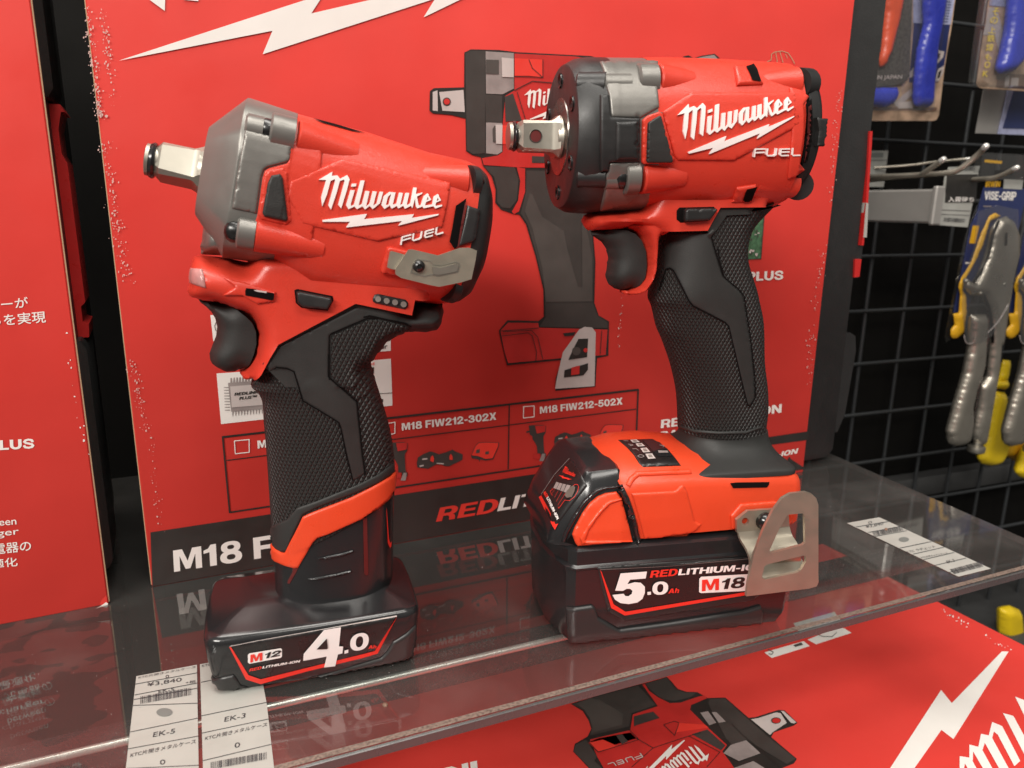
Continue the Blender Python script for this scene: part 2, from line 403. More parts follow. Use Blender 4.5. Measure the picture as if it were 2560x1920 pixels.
HEAVY = {
 'M': ([[(0,0),(0,1),(.32,1),(.5,.42),(.68,1),(1,1),(1,0),(.78,0),(.78,.70),(.585,.06),(.415,.06),(.22,.70),(.22,0)]], [], 1.0),
 'N': ([[(0,0),(0,1),(.26,1),(.62,.40),(.62,1),(.85,1),(.85,0),(.59,0),(.23,.60),(.23,0)]], [], .85),
 'W': ([[(0,1),(.24,1),(.36,.36),(.50,1),(.74,1),(.88,.36),(1.0,1),(1.24,1),(1.02,0),(.76,0),(.62,.62),(.48,0),(.22,0)]], [], 1.24),
 'X': ([[(0,0),(.28,.51),(.02,1),(.29,1),(.43,.71),(.57,1),(.84,1),(.58,.51),(.86,0),(.58,0),(.43,.31),(.28,0)]], [], .86),
 'Y': ([[(.31,0),(.31,.38),(0,1),(.27,1),(.43,.63),(.59,1),(.86,1),(.55,.38),(.55,0)]], [], .86),
 'K': ([[(0,0),(0,1),(.24,1),(.24,.62),(.53,1),(.83,1),(.50,.58),(.86,0),(.57,0),(.34,.40),(.24,.28),(.24,0)]], [], .86),
 'A': ([[(0,0),(.31,1),(.59,1),(.90,0),(.64,0),(.585,.19),(.315,.19),(.26,0)]], [[(.37,.37),(.53,.37),(.45,.68)]], .90),
 'I': ([_rect(0,0,.245,1)], [], .245), 'L': ([[(0,0),(0,1),(.245,1),(.245,.2),(.66,.2),(.66,0)]], [], .66),
 'T': ([[(.255,0),(.255,.8),(0,.8),(0,1),(.755,1),(.755,.8),(.5,.8),(.5,0)]], [], .755),
 'E': ([[(0,0),(0,1),(.72,1),(.72,.81),(.245,.81),(.245,.60),(.68,.60),(.68,.42),(.245,.42),(.245,.19),(.74,.19),(.74,0)]], [], .74),
 'F': ([[(0,0),(0,1),(.70,1),(.70,.81),(.245,.81),(.245,.59),(.63,.59),(.63,.40),(.245,.40),(.245,0)]], [], .70),
 'H': ([[(0,0),(0,1),(.245,1),(.245,.62),(.60,.62),(.60,1),(.845,1),(.845,0),(.60,0),(.60,.42),(.245,.42),(.245,0)]], [], .845),
 '1': ([[(.21,0),(.21,.66),(0,.62),(0,.77),(.16,.83),(.26,1),(.45,1),(.45,0)]], [], .50), '-': ([_rect(.03,.33,.43,.52)], [], .46), '.': ([_rect(0,0,.24,.22)], [], .24),
 'O': ([_ring(.45,.5,.45,.515)], [_ring(.45,.5,.205,.31)], .90), '0': ([_ring(.38,.5,.38,.515)], [_ring(.38,.5,.15,.325)], .76),
 'D': ([[(0,0),(0,1),(.40,1)] + _arc(.40,.5,.44,.5,90,-90)[1:]], [[(.245,.19),(.245,.81),(.38,.81)] + _arc(.38,.5,.21,.31,90,-90)[1:]], .84),
 'U': ([[(0,1),(0,.38)] + _arc(.42,.38,.42,.395,180,360)[1:] + [(.84,1),(.595,1),(.595,.38)] + _arc(.42,.38,.175,.185,360,180)[1:] + [(.245,1)]], [], .84),
 'P': ([_P], [_Ph], .81), 'R': ([_P, [(.34,.44),(.58,.44),(.72,.34),(.77,.22),(.80,0),(.55,0),(.525,.22),(.46,.34),(.34,.37)]], [_Ph], .82),
 'B': ([[(0,0),(0,1),(.5,1)] + _arc(.5,.755,.27,.245,90,-40)[1:] + _arc(.53,.28,.30,.28,50,-90)], [[(.245,.60),(.245,.83),(.46,.83),(.53,.77),(.53,.66),(.46,.60)], [(.245,.17),(.245,.43),(.48,.43),(.575,.36),(.575,.24),(.48,.17)]], .83),
 '8': ([_ring(.39,.745,.345,.27), _ring(.39,.285,.39,.30)], [_ring(.39,.745,.125,.10,18), _ring(.39,.285,.155,.125,18)], .78),
 '2': (_pen([(.10,.64),(.14,.80),(.27,.90),(.45,.90),(.60,.82),(.63,.69),(.55,.54),(.32,.34),(.14,.15)]) + [_rect(0,0,.74,.19)], [], .75),
 '3': (_pen([(.10,.72),(.18,.87),(.38,.91),(.56,.84),(.60,.70),(.50,.56),(.32,.53)], .19) + _pen([(.32,.53),(.56,.48),(.66,.32),(.58,.15),(.38,.09),(.16,.14),(.08,.30)], .19), [], .76),
 '5': ([_rect(.11,.81,.70,1)] + _pen([(.20,.92),(.15,.50)], .19) + _pen([(.14,.50),(.35,.60),(.56,.54),(.65,.36),(.58,.17),(.38,.09),(.18,.13),(.08,.28)], .19), [], .75),
 'S': (_pen([(.71,.70),(.63,.86),(.42,.915),(.22,.86),(.13,.72),(.24,.585),(.44,.51),(.64,.43),(.73,.28),(.64,.14),(.43,.085),(.2,.13),(.10,.30)], .195), [], .83),
 'V': ([[(0,1),(.26,1),(.43,.36),(.60,1),(.86,1),(.57,0),(.29,0)]], [], .86), 'G': (_pen([(.78,.70),(.66,.86),(.45,.91),(.24,.84),(.12,.62),(.12,.38),(.24,.16),(.45,.09),(.66,.15),(.76,.28)], .205) + [_rect(.46,.36,.88,.54), _rect(.68,0,.88,.5)], [], .88),
 'h': ([_rect(0,0,.225,1)] + _pen([(.12,.46),(.22,.58),(.36,.62),(.48,.56),(.515,.42),(.515,0)], .205), [], .62)}
def heavy(s):
    v = []; f = []; x = 0
    for c in s:
        if c == ' ': x += .34; continue
        o, h, w = HEAVY[c]
        p, t, _ = fill([[(a + x, b) for a, b in q] for q in o], [[(a + x, b) for a, b in q] for q in h])
        n = len(v); v += p; f += [tuple(i + n for i in q) for q in t]; x += w + .075
    return np.array(v), f
_tx = {}
def glyphs(s, bold=0.0):
    k = (s, bold)
    if k not in _tx and bold >= .03 and all(c in HEAVY or c == ' ' for c in s):
        v, f = heavy(s); lo, hi = v.min(0), v.max(0); lo[1] = min(lo[1], 0); hi[1] = max(hi[1], .3)
        _tx[k] = ((v - lo) / (hi - lo), f)
    if k not in _tx:
        c = bpy.data.curves.new('lettering', 'FONT'); c.body = s; c.offset = bold; c.resolution_u = 5
        o = bpy.data.objects.new('lettering', c); COL.objects.link(o); bpy.context.view_layer.update()
        dg = bpy.context.evaluated_depsgraph_get(); me = bpy.data.meshes.new_from_object(o.evaluated_get(dg))
        v = np.array([p.co[:2] for p in me.vertices]); f = [tuple(p.vertices) for p in me.polygons]
        bpy.data.objects.remove(o); bpy.data.curves.remove(c); bpy.data.meshes.remove(me)
        lo, hi = v.min(0), v.max(0); _tx[k] = ((v - lo) / (hi - lo), f)
    return _tx[k]
def text_pts(s, p0, p1, p2, bold=0.02):
    """lettering spread over the parallelogram p0 (lower left), p1 (lower right), p2 (upper left)"""
    v, f = glyphs(s, bold)
    return [(p0[0] + a * (p1[0] - p0[0]) + b * (p2[0] - p0[0]), p0[1] + a * (p1[1] - p0[1]) + b * (p2[1] - p0[1])) for a, b in v], f

# the script logo, traced once on the tool on the right and fitted everywhere else
LOGO_WORD = [
 [(125,380),(298,205),(303,268),(378,238),(428,275),(517,193),(563,245),(555,400),(522,705),(468,660),(485,450),(497,290),(485,270),(430,308),(415,500),(380,762),(330,712),(348,500),(363,320),(355,300),(298,345),(283,560),(247,750),(208,625),(220,480),(233,350)],
 [(605,300),(668,278),(670,322),(607,347)], [(605,395),(663,383),(642,600),(655,628),(690,598),(700,622),(627,685),(580,635),(590,540)],
 [(722,217),(777,203),(768,420),(757,590),(800,558),(815,585),(745,650),(690,612),(705,420)],
 [(817,347),(875,337),(866,575),(905,525),(915,550),(862,622),(800,575),(803,540)], [(922,322),(978,313),(966,530),(970,585),(905,545),(910,500)],
 [(1022,300),(1070,292),(1055,470),(970,585),(962,535),(1008,490)],
 [(1092,350),(1158,268),(1190,285),(1150,345),(1143,465),(1165,470),(1190,438),(1190,475),(1135,537),(1080,488)], [(1190,265),(1247,252),(1240,440),(1290,412),(1300,440),(1238,502),(1183,450)], [(1158,268),(1247,252),(1235,290),(1170,295)],
 [(1300,240),(1353,230),(1345,420),(1385,385),(1395,412),(1330,474),(1280,425),(1292,400)], [(1393,217),(1443,204),(1438,392),(1490,350),(1500,385),(1425,452),(1378,400)],
 [(1488,110),(1535,104),(1540,240),(1527,412),(1485,368)], [(1530,205),(1630,145),(1628,165),(1540,250)], [(1530,225),(1560,230),(1610,350),(1655,320),(1665,348),(1598,398),(1570,370)],
 [(1657,195),(1700,138),(1725,150),(1712,190),(1700,315),(1720,340),(1690,370),(1640,330)], [(1700,138),(1772,218),(1700,275),(1702,250),(1738,222),(1705,175)], [(1690,370),(1695,325),(1800,275),(1815,302)],
 [(1803,155),(1846,106),(1870,118),(1858,155),(1845,275),(1862,295),(1855,325),(1800,290)], [(1846,106),(1912,187),(1848,240),(1850,218),(1885,190),(1850,145)], [(1855,325),(1850,285),(1940,240),(1942,262)]]
LOGO_BOLT = [[(288,950),(890,697),(855,782),(1562,515),(1545,562),(1953,390),(1950,405),(1375,742),(1412,658),(622,980),(682,880),(298,972)]]
def _fuel():
    w = 21; o = []
    for l in ([(1337,1018),(1350,912),(1368,902),(1500,899)], [(1348,957),(1495,951)], [(1548,895),(1537,985),(1552,1003),(1650,1001),(1678,985),(1690,892)],
              [(1893,898),(1760,902),(1747,985),(1762,1001),(1875,998)], [(1752,947),(1885,943)], [(1945,888),(1936,983),(1950,999),(2058,995)]): o += stroke(l, w)
    return o
LOGO_FUEL = _fuel()
def affine(src, dst):
    A = np.c_[np.array(src, float), np.ones(len(src))]; M = np.linalg.lstsq(A, np.array(dst, float), rcond=None)[0]
    return lambda polys: [[tuple(np.array((x, y, 1.0)) @ M) for x, y in p] for p in polys]

# ---------------------------------------------------------------- shapes lying on a flat face
def sheet(name, polys, m, parent, place, holes=(), thick=0.0):
    """thin flat print; place maps a plane point to a local 3-D point and takes a lift"""
    p, t, b = fill(polys, holes)
    v = [place(q, 0) for q in p]
    return mk(name, v, t, m, parent, merge=0, recalc=False)
def letters(name, s, m, parent, place, p0, p1, p2, bold=0.02):
    p, f = text_pts(s, p0, p1, p2, bold)
    return mk(name, [place(q, 0) for q in p], f, m, parent, merge=0, recalc=False)

# ---------------------------------------------------------------- pillow: a rounded body over a side outline
def pillow(fr, px, hd, r, hard=(), grid=0.0016, y0=0.0, rim=0.0, planes=None, slim=None):
    """px: outline read off the photograph; hd half depth; r rounding; hard: indices of outline edges that stay square"""
    n = len(px); hv = set(hard) | set((i + 1) % n for i in hard)
    P = [fr.at(p, (planes or {}).get(i, hd - y0 if i in hv else rim - y0)) for i, p in enumerate(px)]; P = [(p.x, p.z) for p in P]
    L = []; soft = []
    for i in range(n):
        a, b = P[i], P[(i + 1) % n]
        m = max(1, int(math.hypot(b[0] - a[0], b[1] - a[1]) / grid))
        for k in range(m): L.append((a[0] + (b[0] - a[0]) * k / m, a[1] + (b[1] - a[1]) * k / m))
        if i not in hard: soft.append((a, b))
    pts, tri, bor = fill([L], (), None) if grid is None else _gridfill(L, grid)
    Q = np.array(pts)
    d = segdist(Q, [s[0] for s in soft], [s[1] for s in soft]) if soft else np.full(len(Q), 9.)
    t = np.clip(d / r, 0, 1); w = rim + (hd - rim) * np.sqrt(np.clip(1 - (1 - t) ** 2, 0, 1))
    if slim: w = w * np.array([slim(x, z) for x, z in pts])
    # ease the crest
    nb = [[] for _ in pts]
    for a, b, c in tri:
        nb[a] += [b, c]; nb[b] += [a, c]; nb[c] += [a, b]
    bs = set(i for e in bor for i in e)
    for _ in range(4):
        w2 = w.copy()
        for i in range(len(pts)):
            if i not in bs and nb[i]: w2[i] = .5 * w[i] + .5 * sum(w[j] for j in nb[i]) / len(nb[i])
        w = w2
    N = len(pts)
    v = [(x, y0 - w[i], z) for i, (x, z) in enumerate(pts)] + [(x, y0 + w[i], z) for i, (x, z) in enumerate(pts)]
    f = [tuple(t_) for t_ in tri] + [(c + N, b + N, a + N) for a, b, c in tri] + [(b, a, a + N, b + N) for a, b in bor]
    return v, f
def _gridfill(L, grid):
    V = list(L); Ed = [(i, (i + 1) % len(L)) for i in range(len(L))]
    A = np.array(V); x0, y0 = A.min(0); x1, y1 = A.max(0)
    gx, gy = np.meshgrid(np.arange(x0, x1, grid), np.arange(y0, y1, grid * .87)); gx[::2] += grid / 2
    Q = np.c_[gx.ravel(), gy.ravel()]; Q = Q[pip(Q, L)]
    Q = Q[segdist(Q, V, V[1:] + V[:1]) > grid * .3]; V = V + [tuple(q) for q in Q]
    r = delaunay_2d_cdt([Vector(p) for p in V], Ed, [], 0, 1e-7)
    pts = [tuple(p) for p in r[0]]; tri = [t for t in r[2] if len(t) == 3]
    c = np.array([[sum(pts[i][k] for i in t) / 3 for k in (0, 1)] for t in tri]); k = pip(c, L)
    tri = [t for t, q in zip(tri, k) if q]; cnt = {}
    for t in tri:
        for i in range(3):
            e = (t[i], t[(i + 1) % 3]); cnt.setdefault(tuple(sorted(e)), []).append(e)
    return pts, tri, [v[0] for v in cnt.values() if len(v) == 1]

class Tool:
    """a thing whose skin carries inlays, prints and trim that follow its surface"""
    def __init__(s, fr, root): s.fr = fr; s.root = root; s.v = []; s.f = []
    def base(s, name, vf, m, parent=None, ang=35, skin=True):
        v, f = vf
        if skin:
            n = len(s.v); s.v += [Vector(p) for p in v]
            for q in f:
                for i in range(1, len(q) - 1): s.f.append((n + q[0], n + q[i], n + q[i + 1]))
        return mk(name, v, f, m, parent or s.root, ang)
    def ready(s): s.bvh = BVHTree.FromPolygons(s.v, s.f); s.eye = s.fr.w2l(CAM)
    def hit(s, p):
        d = s.fr.dl(ray(*p)).normalized(); h = s.bvh.ray_cast(s.eye, d)
        if h[0] is None:
            h = s.bvh.find_nearest(s.fr.at(p, 0.0)); nrm = h[1]
            if nrm.dot(d) > 0: nrm = -nrm
            return h[0], (nrm - d * nrm.dot(d)).normalized() if (nrm - d * nrm.dot(d)).length > 1e-6 else nrm
        n = h[1] if h[1].dot(d) < 0 else -h[1]
        return h[0], n
    def inlay(s, name, px, m, off=0.0006, parent=None, grid=6.0, holes=(), edge=0.45, sink=0.0008, mirror=False, ang=40, smoothn=2, bev=5.0):
        """px: list of outlines on the photograph; wraps a raised patch with a rounded rim onto the skin"""
        if grid:
            loops = [dens(l, grid) for l in px]; p, t, b = fill(loops, holes, None)
            A, B = [p[i] for i, j in b], [p[j] for i, j in b]
            acc = {}
            for i, j in b:
                d = math.hypot(p[j][0] - p[i][0], p[j][1] - p[i][1]) or 1; n_ = (-(p[j][1] - p[i][1]) / d, (p[j][0] - p[i][0]) / d)
                for k in (i, j): q = acc.setdefault(k, [0, 0]); q[0] += n_[0]; q[1] += n_[1]
            ex = []
            for k, (nx, ny) in acc.items():
                l = math.hypot(nx, ny)
                if l > .3: ex += [(p[k][0] + nx / l * bev * h, p[k][1] + ny / l * bev * h) for h in (.38, 1.0)]
            C = np.array(p); x0, y0 = C.min(0); x1, y1 = C.max(0)
            gx, gy = np.meshgrid(np.arange(x0, x1, grid), np.arange(y0, y1, grid * .87)); gx[::2] += grid / 2
            Q = np.c_[gx.ravel(), gy.ravel()]
            dq = segdist(Q, A, B); Q = Q[dq > bev * 1.5]
            E_ = np.array(ex) if ex else np.zeros((0, 2))
            if len(E_): E_ = E_[segdist(E_, A, B) > bev * .3]
            Q = np.r_[E_, Q]
            ins = np.zeros(len(Q), bool)
            for l in loops: ins |= pip(Q, l)
            for h in holes: ins &= ~pip(Q, h)
            V_ = list(p) + [tuple(q) for q in Q[ins]]
            r = delaunay_2d_cdt([Vector(q) for q in V_], [tuple(e) for e in b], [], 0, 1e-7)
            p = [tuple(q) for q in r[0]]; t = [q for q in r[2] if len(q) == 3]
            c = np.array([[sum(p[i][k] for i in q) / 3 for k in (0, 1)] for q in t])
            keep = np.zeros(len(t), bool)
            for l in loops: keep |= pip(c, l)
            for h in holes: keep &= ~pip(c, h)
            t = [q for q, k in zip(t, keep) if k]; cnt = {}
            for q in t:
                for i in range(3): e = (q[i], q[(i + 1) % 3]); cnt.setdefault(tuple(sorted(e)), []).append(e)
            b = [v[0] for v in cnt.values() if len(v) == 1]
            A, B = [p[i] for i, j in b], [p[j] for i, j in b]
            dd = np.clip(segdist(np.array(p), A, B) / bev, 0, 1); prof = edge + (1 - edge) * np.sqrt(np.clip(1 - (1 - dd) ** 2, 0, 1))
        else:
            p, t, b = fill(px, holes, None); prof = np.ones(len(p))
        hs = [s.hit(q) for q in p]; nr = [h[1] for h in hs]
        nb = [[] for _ in p]
        for a_, b_, c_ in t: nb[a_] += [b_, c_]; nb[b_] += [a_, c_]; nb[c_] += [a_, b_]
        for _ in range(smoothn): nr = [(n_ + sum((nr[j] for j in nb[i]), Vector()) / max(1, len(nb[i]))).normalized() if nb[i] else n_ for i, n_ in enumerate(nr)]
        v = [h[0] + n_ * (off * prof[i]) for i, (h, n_) in enumerate(zip(hs, nr))]
        f = [tuple(q) for q in t]; top = {}; bot = {}
        for i in set(i for e in b for i in e):
            top[i] = len(v); v.append(v[i].copy()); bot[i] = len(v); v.append(hs[i][0] - nr[i] * sink)
        f += [(top[j], top[i], bot[i], bot[j]) for i, j in b]
        o = mk(name, v, f, m, parent or s.root, 75, merge=0)
        if mirror: mk(name, [Vector((q.x, -q.y, q.z)) for q in v], [q[::-1] for q in f], m, parent or s.root, 75, merge=0)
        return o
    def print_(s, name, px, m, off=0.0002, parent=None, grid=None, holes=(), mirror=False):
        p, t, b = fill(px, holes, grid); hs = [s.hit(q) for q in p]
        return mk(name, [h[0] + h[1] * off for h in hs], t, m, parent or s.root, 60, merge=0)
    def word(s, name, txt, m, k, p0, p1, p2, bold=0.02, off=0.0004, parent=None):
        p, f = text_pts(txt, *Z(k, p0, p1, p2), bold); hs = [s.hit(q) for q in p]
        return mk(name, [h[0] + h[1] * off for h in hs], f, m, parent or s.root, 60, merge=0)
    def boss(s, name, a, b, r, m, lift=0.0, parent=None, taper=1.0, cut=None, mirror=False, n=20):
        """round rib lying half sunk in the skin from photograph point a to b"""
        pa, na = s.hit(a); pb, nb_ = s.hit(b); nn = (na + nb_).normalized()
        pa = pa + nn * (lift - r); pb = pb + nn * ((lift if cut is None else cut) - r * taper)
        d = (pb - pa).normalized(); side = d.cross(nn).normalized(); up = side.cross(d).normalized()
        e = min(0.0007, r * .15)
        def ring(c, q): return [c + side * (q * math.cos(2 * math.pi * i / n)) + up * (q * math.sin(2 * math.pi * i / n)) for i in range(n)]
        v, f = loft([ring(pa, r - e), ring(pa + d * e, r), ring(pb, r * taper)])
        mk(name, v, f, m, parent or s.root, 40)
        return pa, d, nn
    def screw(s, c, d, r, parent=None, name='screw'):
        """pan head screw at c facing along -d"""
        h = Vector((0, 0, 1)); a = d.cross(h).normalized(); b = d.cross(a).normalized()
        def ring(o, q): return [c - d * o + a * (q * math.cos(2 * math.pi * i / 18)) + b * (q * math.sin(2 * math.pi * i / 18)) for i in range(18)]
        v, f = loft([ring(-0.001, r), ring(r * .35, r), ring(r * .75, r * .8), ring(r * .95, r * .42), ring(r * .6, r * .36), ring(r * .6, r * .1)])
        return mk(name, v, f, 'screw', parent or s.root, 40)
def pair_ring(fr, T, B, hd, n, k=56):
    t, b = fr.at(T), fr.at(B); c = (t + b) / 2; a = (t - b) / 2
    return oval(c, a, Vector((0, -hd, 0)), n, k)

# ================================================================ the setting
SH = Fr(on_level(1400, 1742), 23.12)                    # the glass shelf, x along its front edge
SX0, SX1, SB1, SD, ST = -0.85, 0.3295, 0.3546, 0.34, 0.0044
fl = mk('floor', [SH.O + SH.u * a + SH.v * b + Vector((0, 0, -0.42)) for a, b in ((-2.5, -2.0), (2.5, -2.0), (2.5, 1.2), (-2.5, 1.2))], [(0, 1, 2, 3)], 'floor', merge=0)
tag(fl, kind='structure')
WALL = Fr((0.45, 0.97, 0), 20.6)                        # wall behind, x along it
bw = mk('wall', [WALL.O + WALL.u * a + WALL.v * 0.045 + Vector((0, 0, b)) for a, b in ((-2.5, -0.42), (2.2, -0.42), (2.2, 1.6), (-2.5, 1.6))], [(0, 1, 2, 3)], 'backwall', merge=0)
tag(bw, kind='structure')

# ---------------------------------------------------------------- glass shelf
shelf = empty('glass_shelf', SH, 'clear glass shelf with water stains and dusty front edge', 'shelf')
mk('glass_pane', [(SX0, 0, 0), (SX1, 0, 0), (SB1, SD, 0), (SX0, SD, 0)], [(0, 1, 2, 3)], 'glass', shelf, merge=0)
mk('glass_underside', [(SX0, 0, -ST), (SX1, 0, -ST), (SB1, SD, -ST), (SX0, SD, -ST)], [(3, 2, 1, 0)], 'glass_under', shelf, merge=0)
g = G(); e = 0.0007
g.add(*loft([[(SX0, -.0001, -e), (SX0, 0.0001 + e, -.0001), ], [(SX1, -.0001, -e), (SX1, .0001 + e, -.0001)]], False, False, False))
g.out('front_bevel', 'edge', shelf, merge=0)
mk('front_edge', [(SX0, 0, -e), (SX1, 0, -e), (SX1, 0, -ST), (SX0, 0, -ST)], [(0, 1, 2, 3)], 'edge', shelf, merge=0)
mk('side_edge', [(SX1, 0, -.0002), (SB1, SD, -.0002), (SB1, SD, -ST), (SX1, 0, -ST)], [(0, 1, 2, 3)], 'edge', shelf, merge=0)
mk('dusty_strip', [(SX0, .0012, .0002), (SX1, .0012, .0002), (SX1, .0040, .0002), (SX0, .0040, .0002)], [(0, 1, 2, 3)], 'edge_dust', shelf, merge=0)
ya, yb = SH.flat((321, 1853), -.007).y, SH.flat((1406, 1593), -.007).y
rail = mk('shelf_rail', *bbox((SX0, (ya + yb) / 2, -.019), (SX1 - .012, (ya + yb) / 2 + .013, -.0062), .0016), 'rail')
rail.location = SH.O; rail.rotation_euler = (0, 0, SH.yaw)
v, f = tube([(SX0, (ya + yb) / 2 + .0004, -.0072), (.115, (ya + yb) / 2 + .0004, -.0072)], .0016, 12); mk('rail_highlight', v, f, 'bright_metal', rail, 60)  # bright tube added to stand for the highlight along the rail's front edge
tag(rail, 'dark metal support rail running under the glass shelf near its front edge', 'rail')

# ---------------------------------------------------------------- red boxed tool cases
def face_of(fr, layer): return lambda q, _: fr.at(q, 0.00025 * layer)
def top_of(fr, z, layer): return lambda q, _: fr.flat(q, z + 0.00025 * layer)
def lin(k, pts, w):
    """line of width w (in photograph pixels) through traced points"""
    return stroke(Z(k, *pts), w)
def bits(n, along, spread, size, seed, grow=1.0):
    r = random.Random(seed); out = []
    for _ in range(n):
        t = r.random(); a = r.choice(range(len(along) - 1)); p, q = along[a], along[a + 1]
        cx = p[0] + (q[0] - p[0]) * t + r.gauss(0, spread); cy = p[1] + (q[1] - p[1]) * t + r.gauss(0, spread * .4)
        s = size * r.uniform(.35, 1.3) ** 1.5; m = r.randint(5, 7); sq = r.uniform(.5, 1.7); tw = r.uniform(0, 3)
        out.append([(cx + s * r.uniform(.5, 1.1) * math.cos(tw + 6.283 * i / m), cy + sq * s * r.uniform(.5, 1.1) * math.sin(tw + 6.283 * i / m)) for i in range(m)])
    return out
def scatter(name, polys, m, parent, place):
    v = []; f = []
    for p in polys:
        f.append(tuple(range(len(v), len(v) + len(p)))); v += [place(q, 0) for q in p]
    o = mk(name, v, f, m, parent, merge=0, recalc=False); o['kind'] = 'stuff'; return o

# --- the case in the middle
CC = Fr(on_level(380, 1467), 24.19)
CW = CC.flat((2008, 1180)).x; CH = 0.43
case = empty('tool_case', CC, 'tall red boxed case behind the two wrenches with a printed picture of a wrench', 'tool case')
SLEEVE = mk('cardboard_sleeve', *bbox((0, 0, 0), (CW, .0035, CH), .0006), 'carton', case)
mk('cut_edge', *box((-.0004, .0006, .001), (0.0001, .003, CH)), 'carton_core', SLEEVE)
XB = CC.at((2181, 216), -.016).x
body = mk('case_body', *bbox((.004, .006, .004), (XB, .112, CH + .01), .008), 'case', case)
za, zb = CC.at(Z('K2', (290, 0))[0], -.03).z, CC.at(Z('K2', (185, 1425))[0], -.03).z
for q in ([(282,150),(345,150),(352,-40),(290,-40)], [(268,160),(262,200),(302,205),(312,150),(300,140)], [(180,1175),(215,1190),(222,1150),(262,1150),(276,1160),(278,1210),(240,1430),(214,1490),(165,1500),(160,1490),(190,1400)], [(250,450),(325,445),(308,800),(296,900),(285,960),(225,950)]):
    P = [CC.at(p, -.008) for p in Z('K5', *q)]; n = len(P)
    mk('corner_guard', *loft([[V3 + Vector((-.0006, .0, 0)) for V3 in P], [V3 + Vector((0, .002, 0)) for V3 in P], [V3 + Vector((0, .05, 0)) for V3 in P]]), 'case', case)
for z0, z1 in ((.05, .13), (.27, .40)): mk('corner_guard', *bbox((-.003, .03, z0), (.03, .09, z1), .005), 'case', case)
def side_bit(name, k, q, m_, y0, y1):
    P = [CC.at(p, -y0) for p in Z(k, *q)]; mk(name, *loft([[p + Vector((-.0005, 0, 0)) for p in P], [p + Vector((0, .0015, 0)) for p in P], [p + Vector((0, y1 - y0, 0)) for p in P]]), m_, case)
side_bit('latch', 'K2', [(280,-10),(316,-10),(260,890),(203,1425),(178,1425),(230,890)], 'latch', .0042, .03)
side_bit('latch', 'K5', [(275,895),(297,895),(290,955),(272,958)], 'latch', .0042, .03)
side_bit('paper_strip', 'K2', [(236,890),(264,898),(243,1325),(203,1325)], 'paper', .0036, .03)
f1, f2, f3, f4, f5 = [face_of(CC, i) for i in (1, 2, 3, 4, 5)]
def inside(polys, x0=0.002, x1=CW - .002, z1=CH - .002):
    return polys
# faint facets of the printed ground
# big lightning bolt and word
sheet('printed_bolt', [Z('E1', (513,262),(1400,-27),(1345,58),(2080,-112),(2060,-60),(2560,-260),(1985,0),(1830,75),(1880,-6),(1135,234),(1177,133))], 'print_white', SLEEVE, f2)
sheet('printed_word', affine([(247,750),(380,762),(247,640)], Z('E1', (712,47),(857,5),(691.4,-7)))(LOGO_WORD), 'print_white', SLEEVE, f2)
# black band along the foot
sheet('black_band', [Z('E', (325,1150),(1500,972)) + Z('J6', (-140,285),(-140,350)) + Z('S', (1700,1233),(381,1466))], 'print_black', SLEEVE, f1)
sheet('black_band', [Z('J6', (-150,286),(870,130),(1292,68),(1280,150),(905,200),(-150,357))], 'print_black', SLEEVE, f2)
sheet('black_band', [Z('J6', (1090,330),(1110,310),(1120,330),(1250,415),(1240,428),(1080,450))], 'print_black', SLEEVE, f2)
letters('printed_title', 'M18 FIW', 'print_white', SLEEVE, f2, *Z('E4', (1165,350),(2140,195),(1157,203)), bold=.035)
letters('printed_title', 'RED', 'print_red2', SLEEVE, f2, *Z('H3', (435,1156),(940,1072),(470,1036)), bold=.035)
letters('printed_title', 'LITHIUM-ION', 'print_white', SLEEVE, f2, *Z('H3', (948,1068),(2250,850),(980,955)), bold=.035)
# table of versions
tb = lin('S', [(556.5,1092.7),(1595.5,974.3)], 5) + lin('S', [(574,1281),(1589.6,1129)], 4) + lin('S', [(556.5,1092.7),(574,1281)], 4) + lin('S', [(1595.5,974.3),(1589.6,1129)], 4) + \
     lin('S', [(566.6,1151),(982,1098.7),(1270,1063),(1589.6,1022.7)], 2.4) + lin('H3', [(1050,178),(1040,710)], 3)
sheet('printed_table', tb, 'print_black', SLEEVE, f2)
for k, c in (('H2', [(182,878),(327,865),(328,990),(190,1005)]), ('H3', [(1170,190),(1258,183),(1258,275),(1168,285)]), ('H3', [(0,335),(92,320),(90,415),(5,430)])):
    sheet('printed_tick_box', lin(k, c + c[:1], 2.2), 'print_white', SLEEVE, f2)
letters('printed_code', 'M18 FIW212-0X', 'print_white', SLEEVE, f2, *Z('H2', (412,955),(1290,850),(408,875)), bold=.03)
letters('printed_code', 'M18 FIW212-302X', 'print_white', SLEEVE, f2, *Z('H3', (150,392),(943,300),(148,328)), bold=.03)
letters('printed_code', 'M18 FIW212-502X', 'print_white', SLEEVE, f2, *Z('H3', (1307,250),(2000,172),(1305,190)), bold=.03)
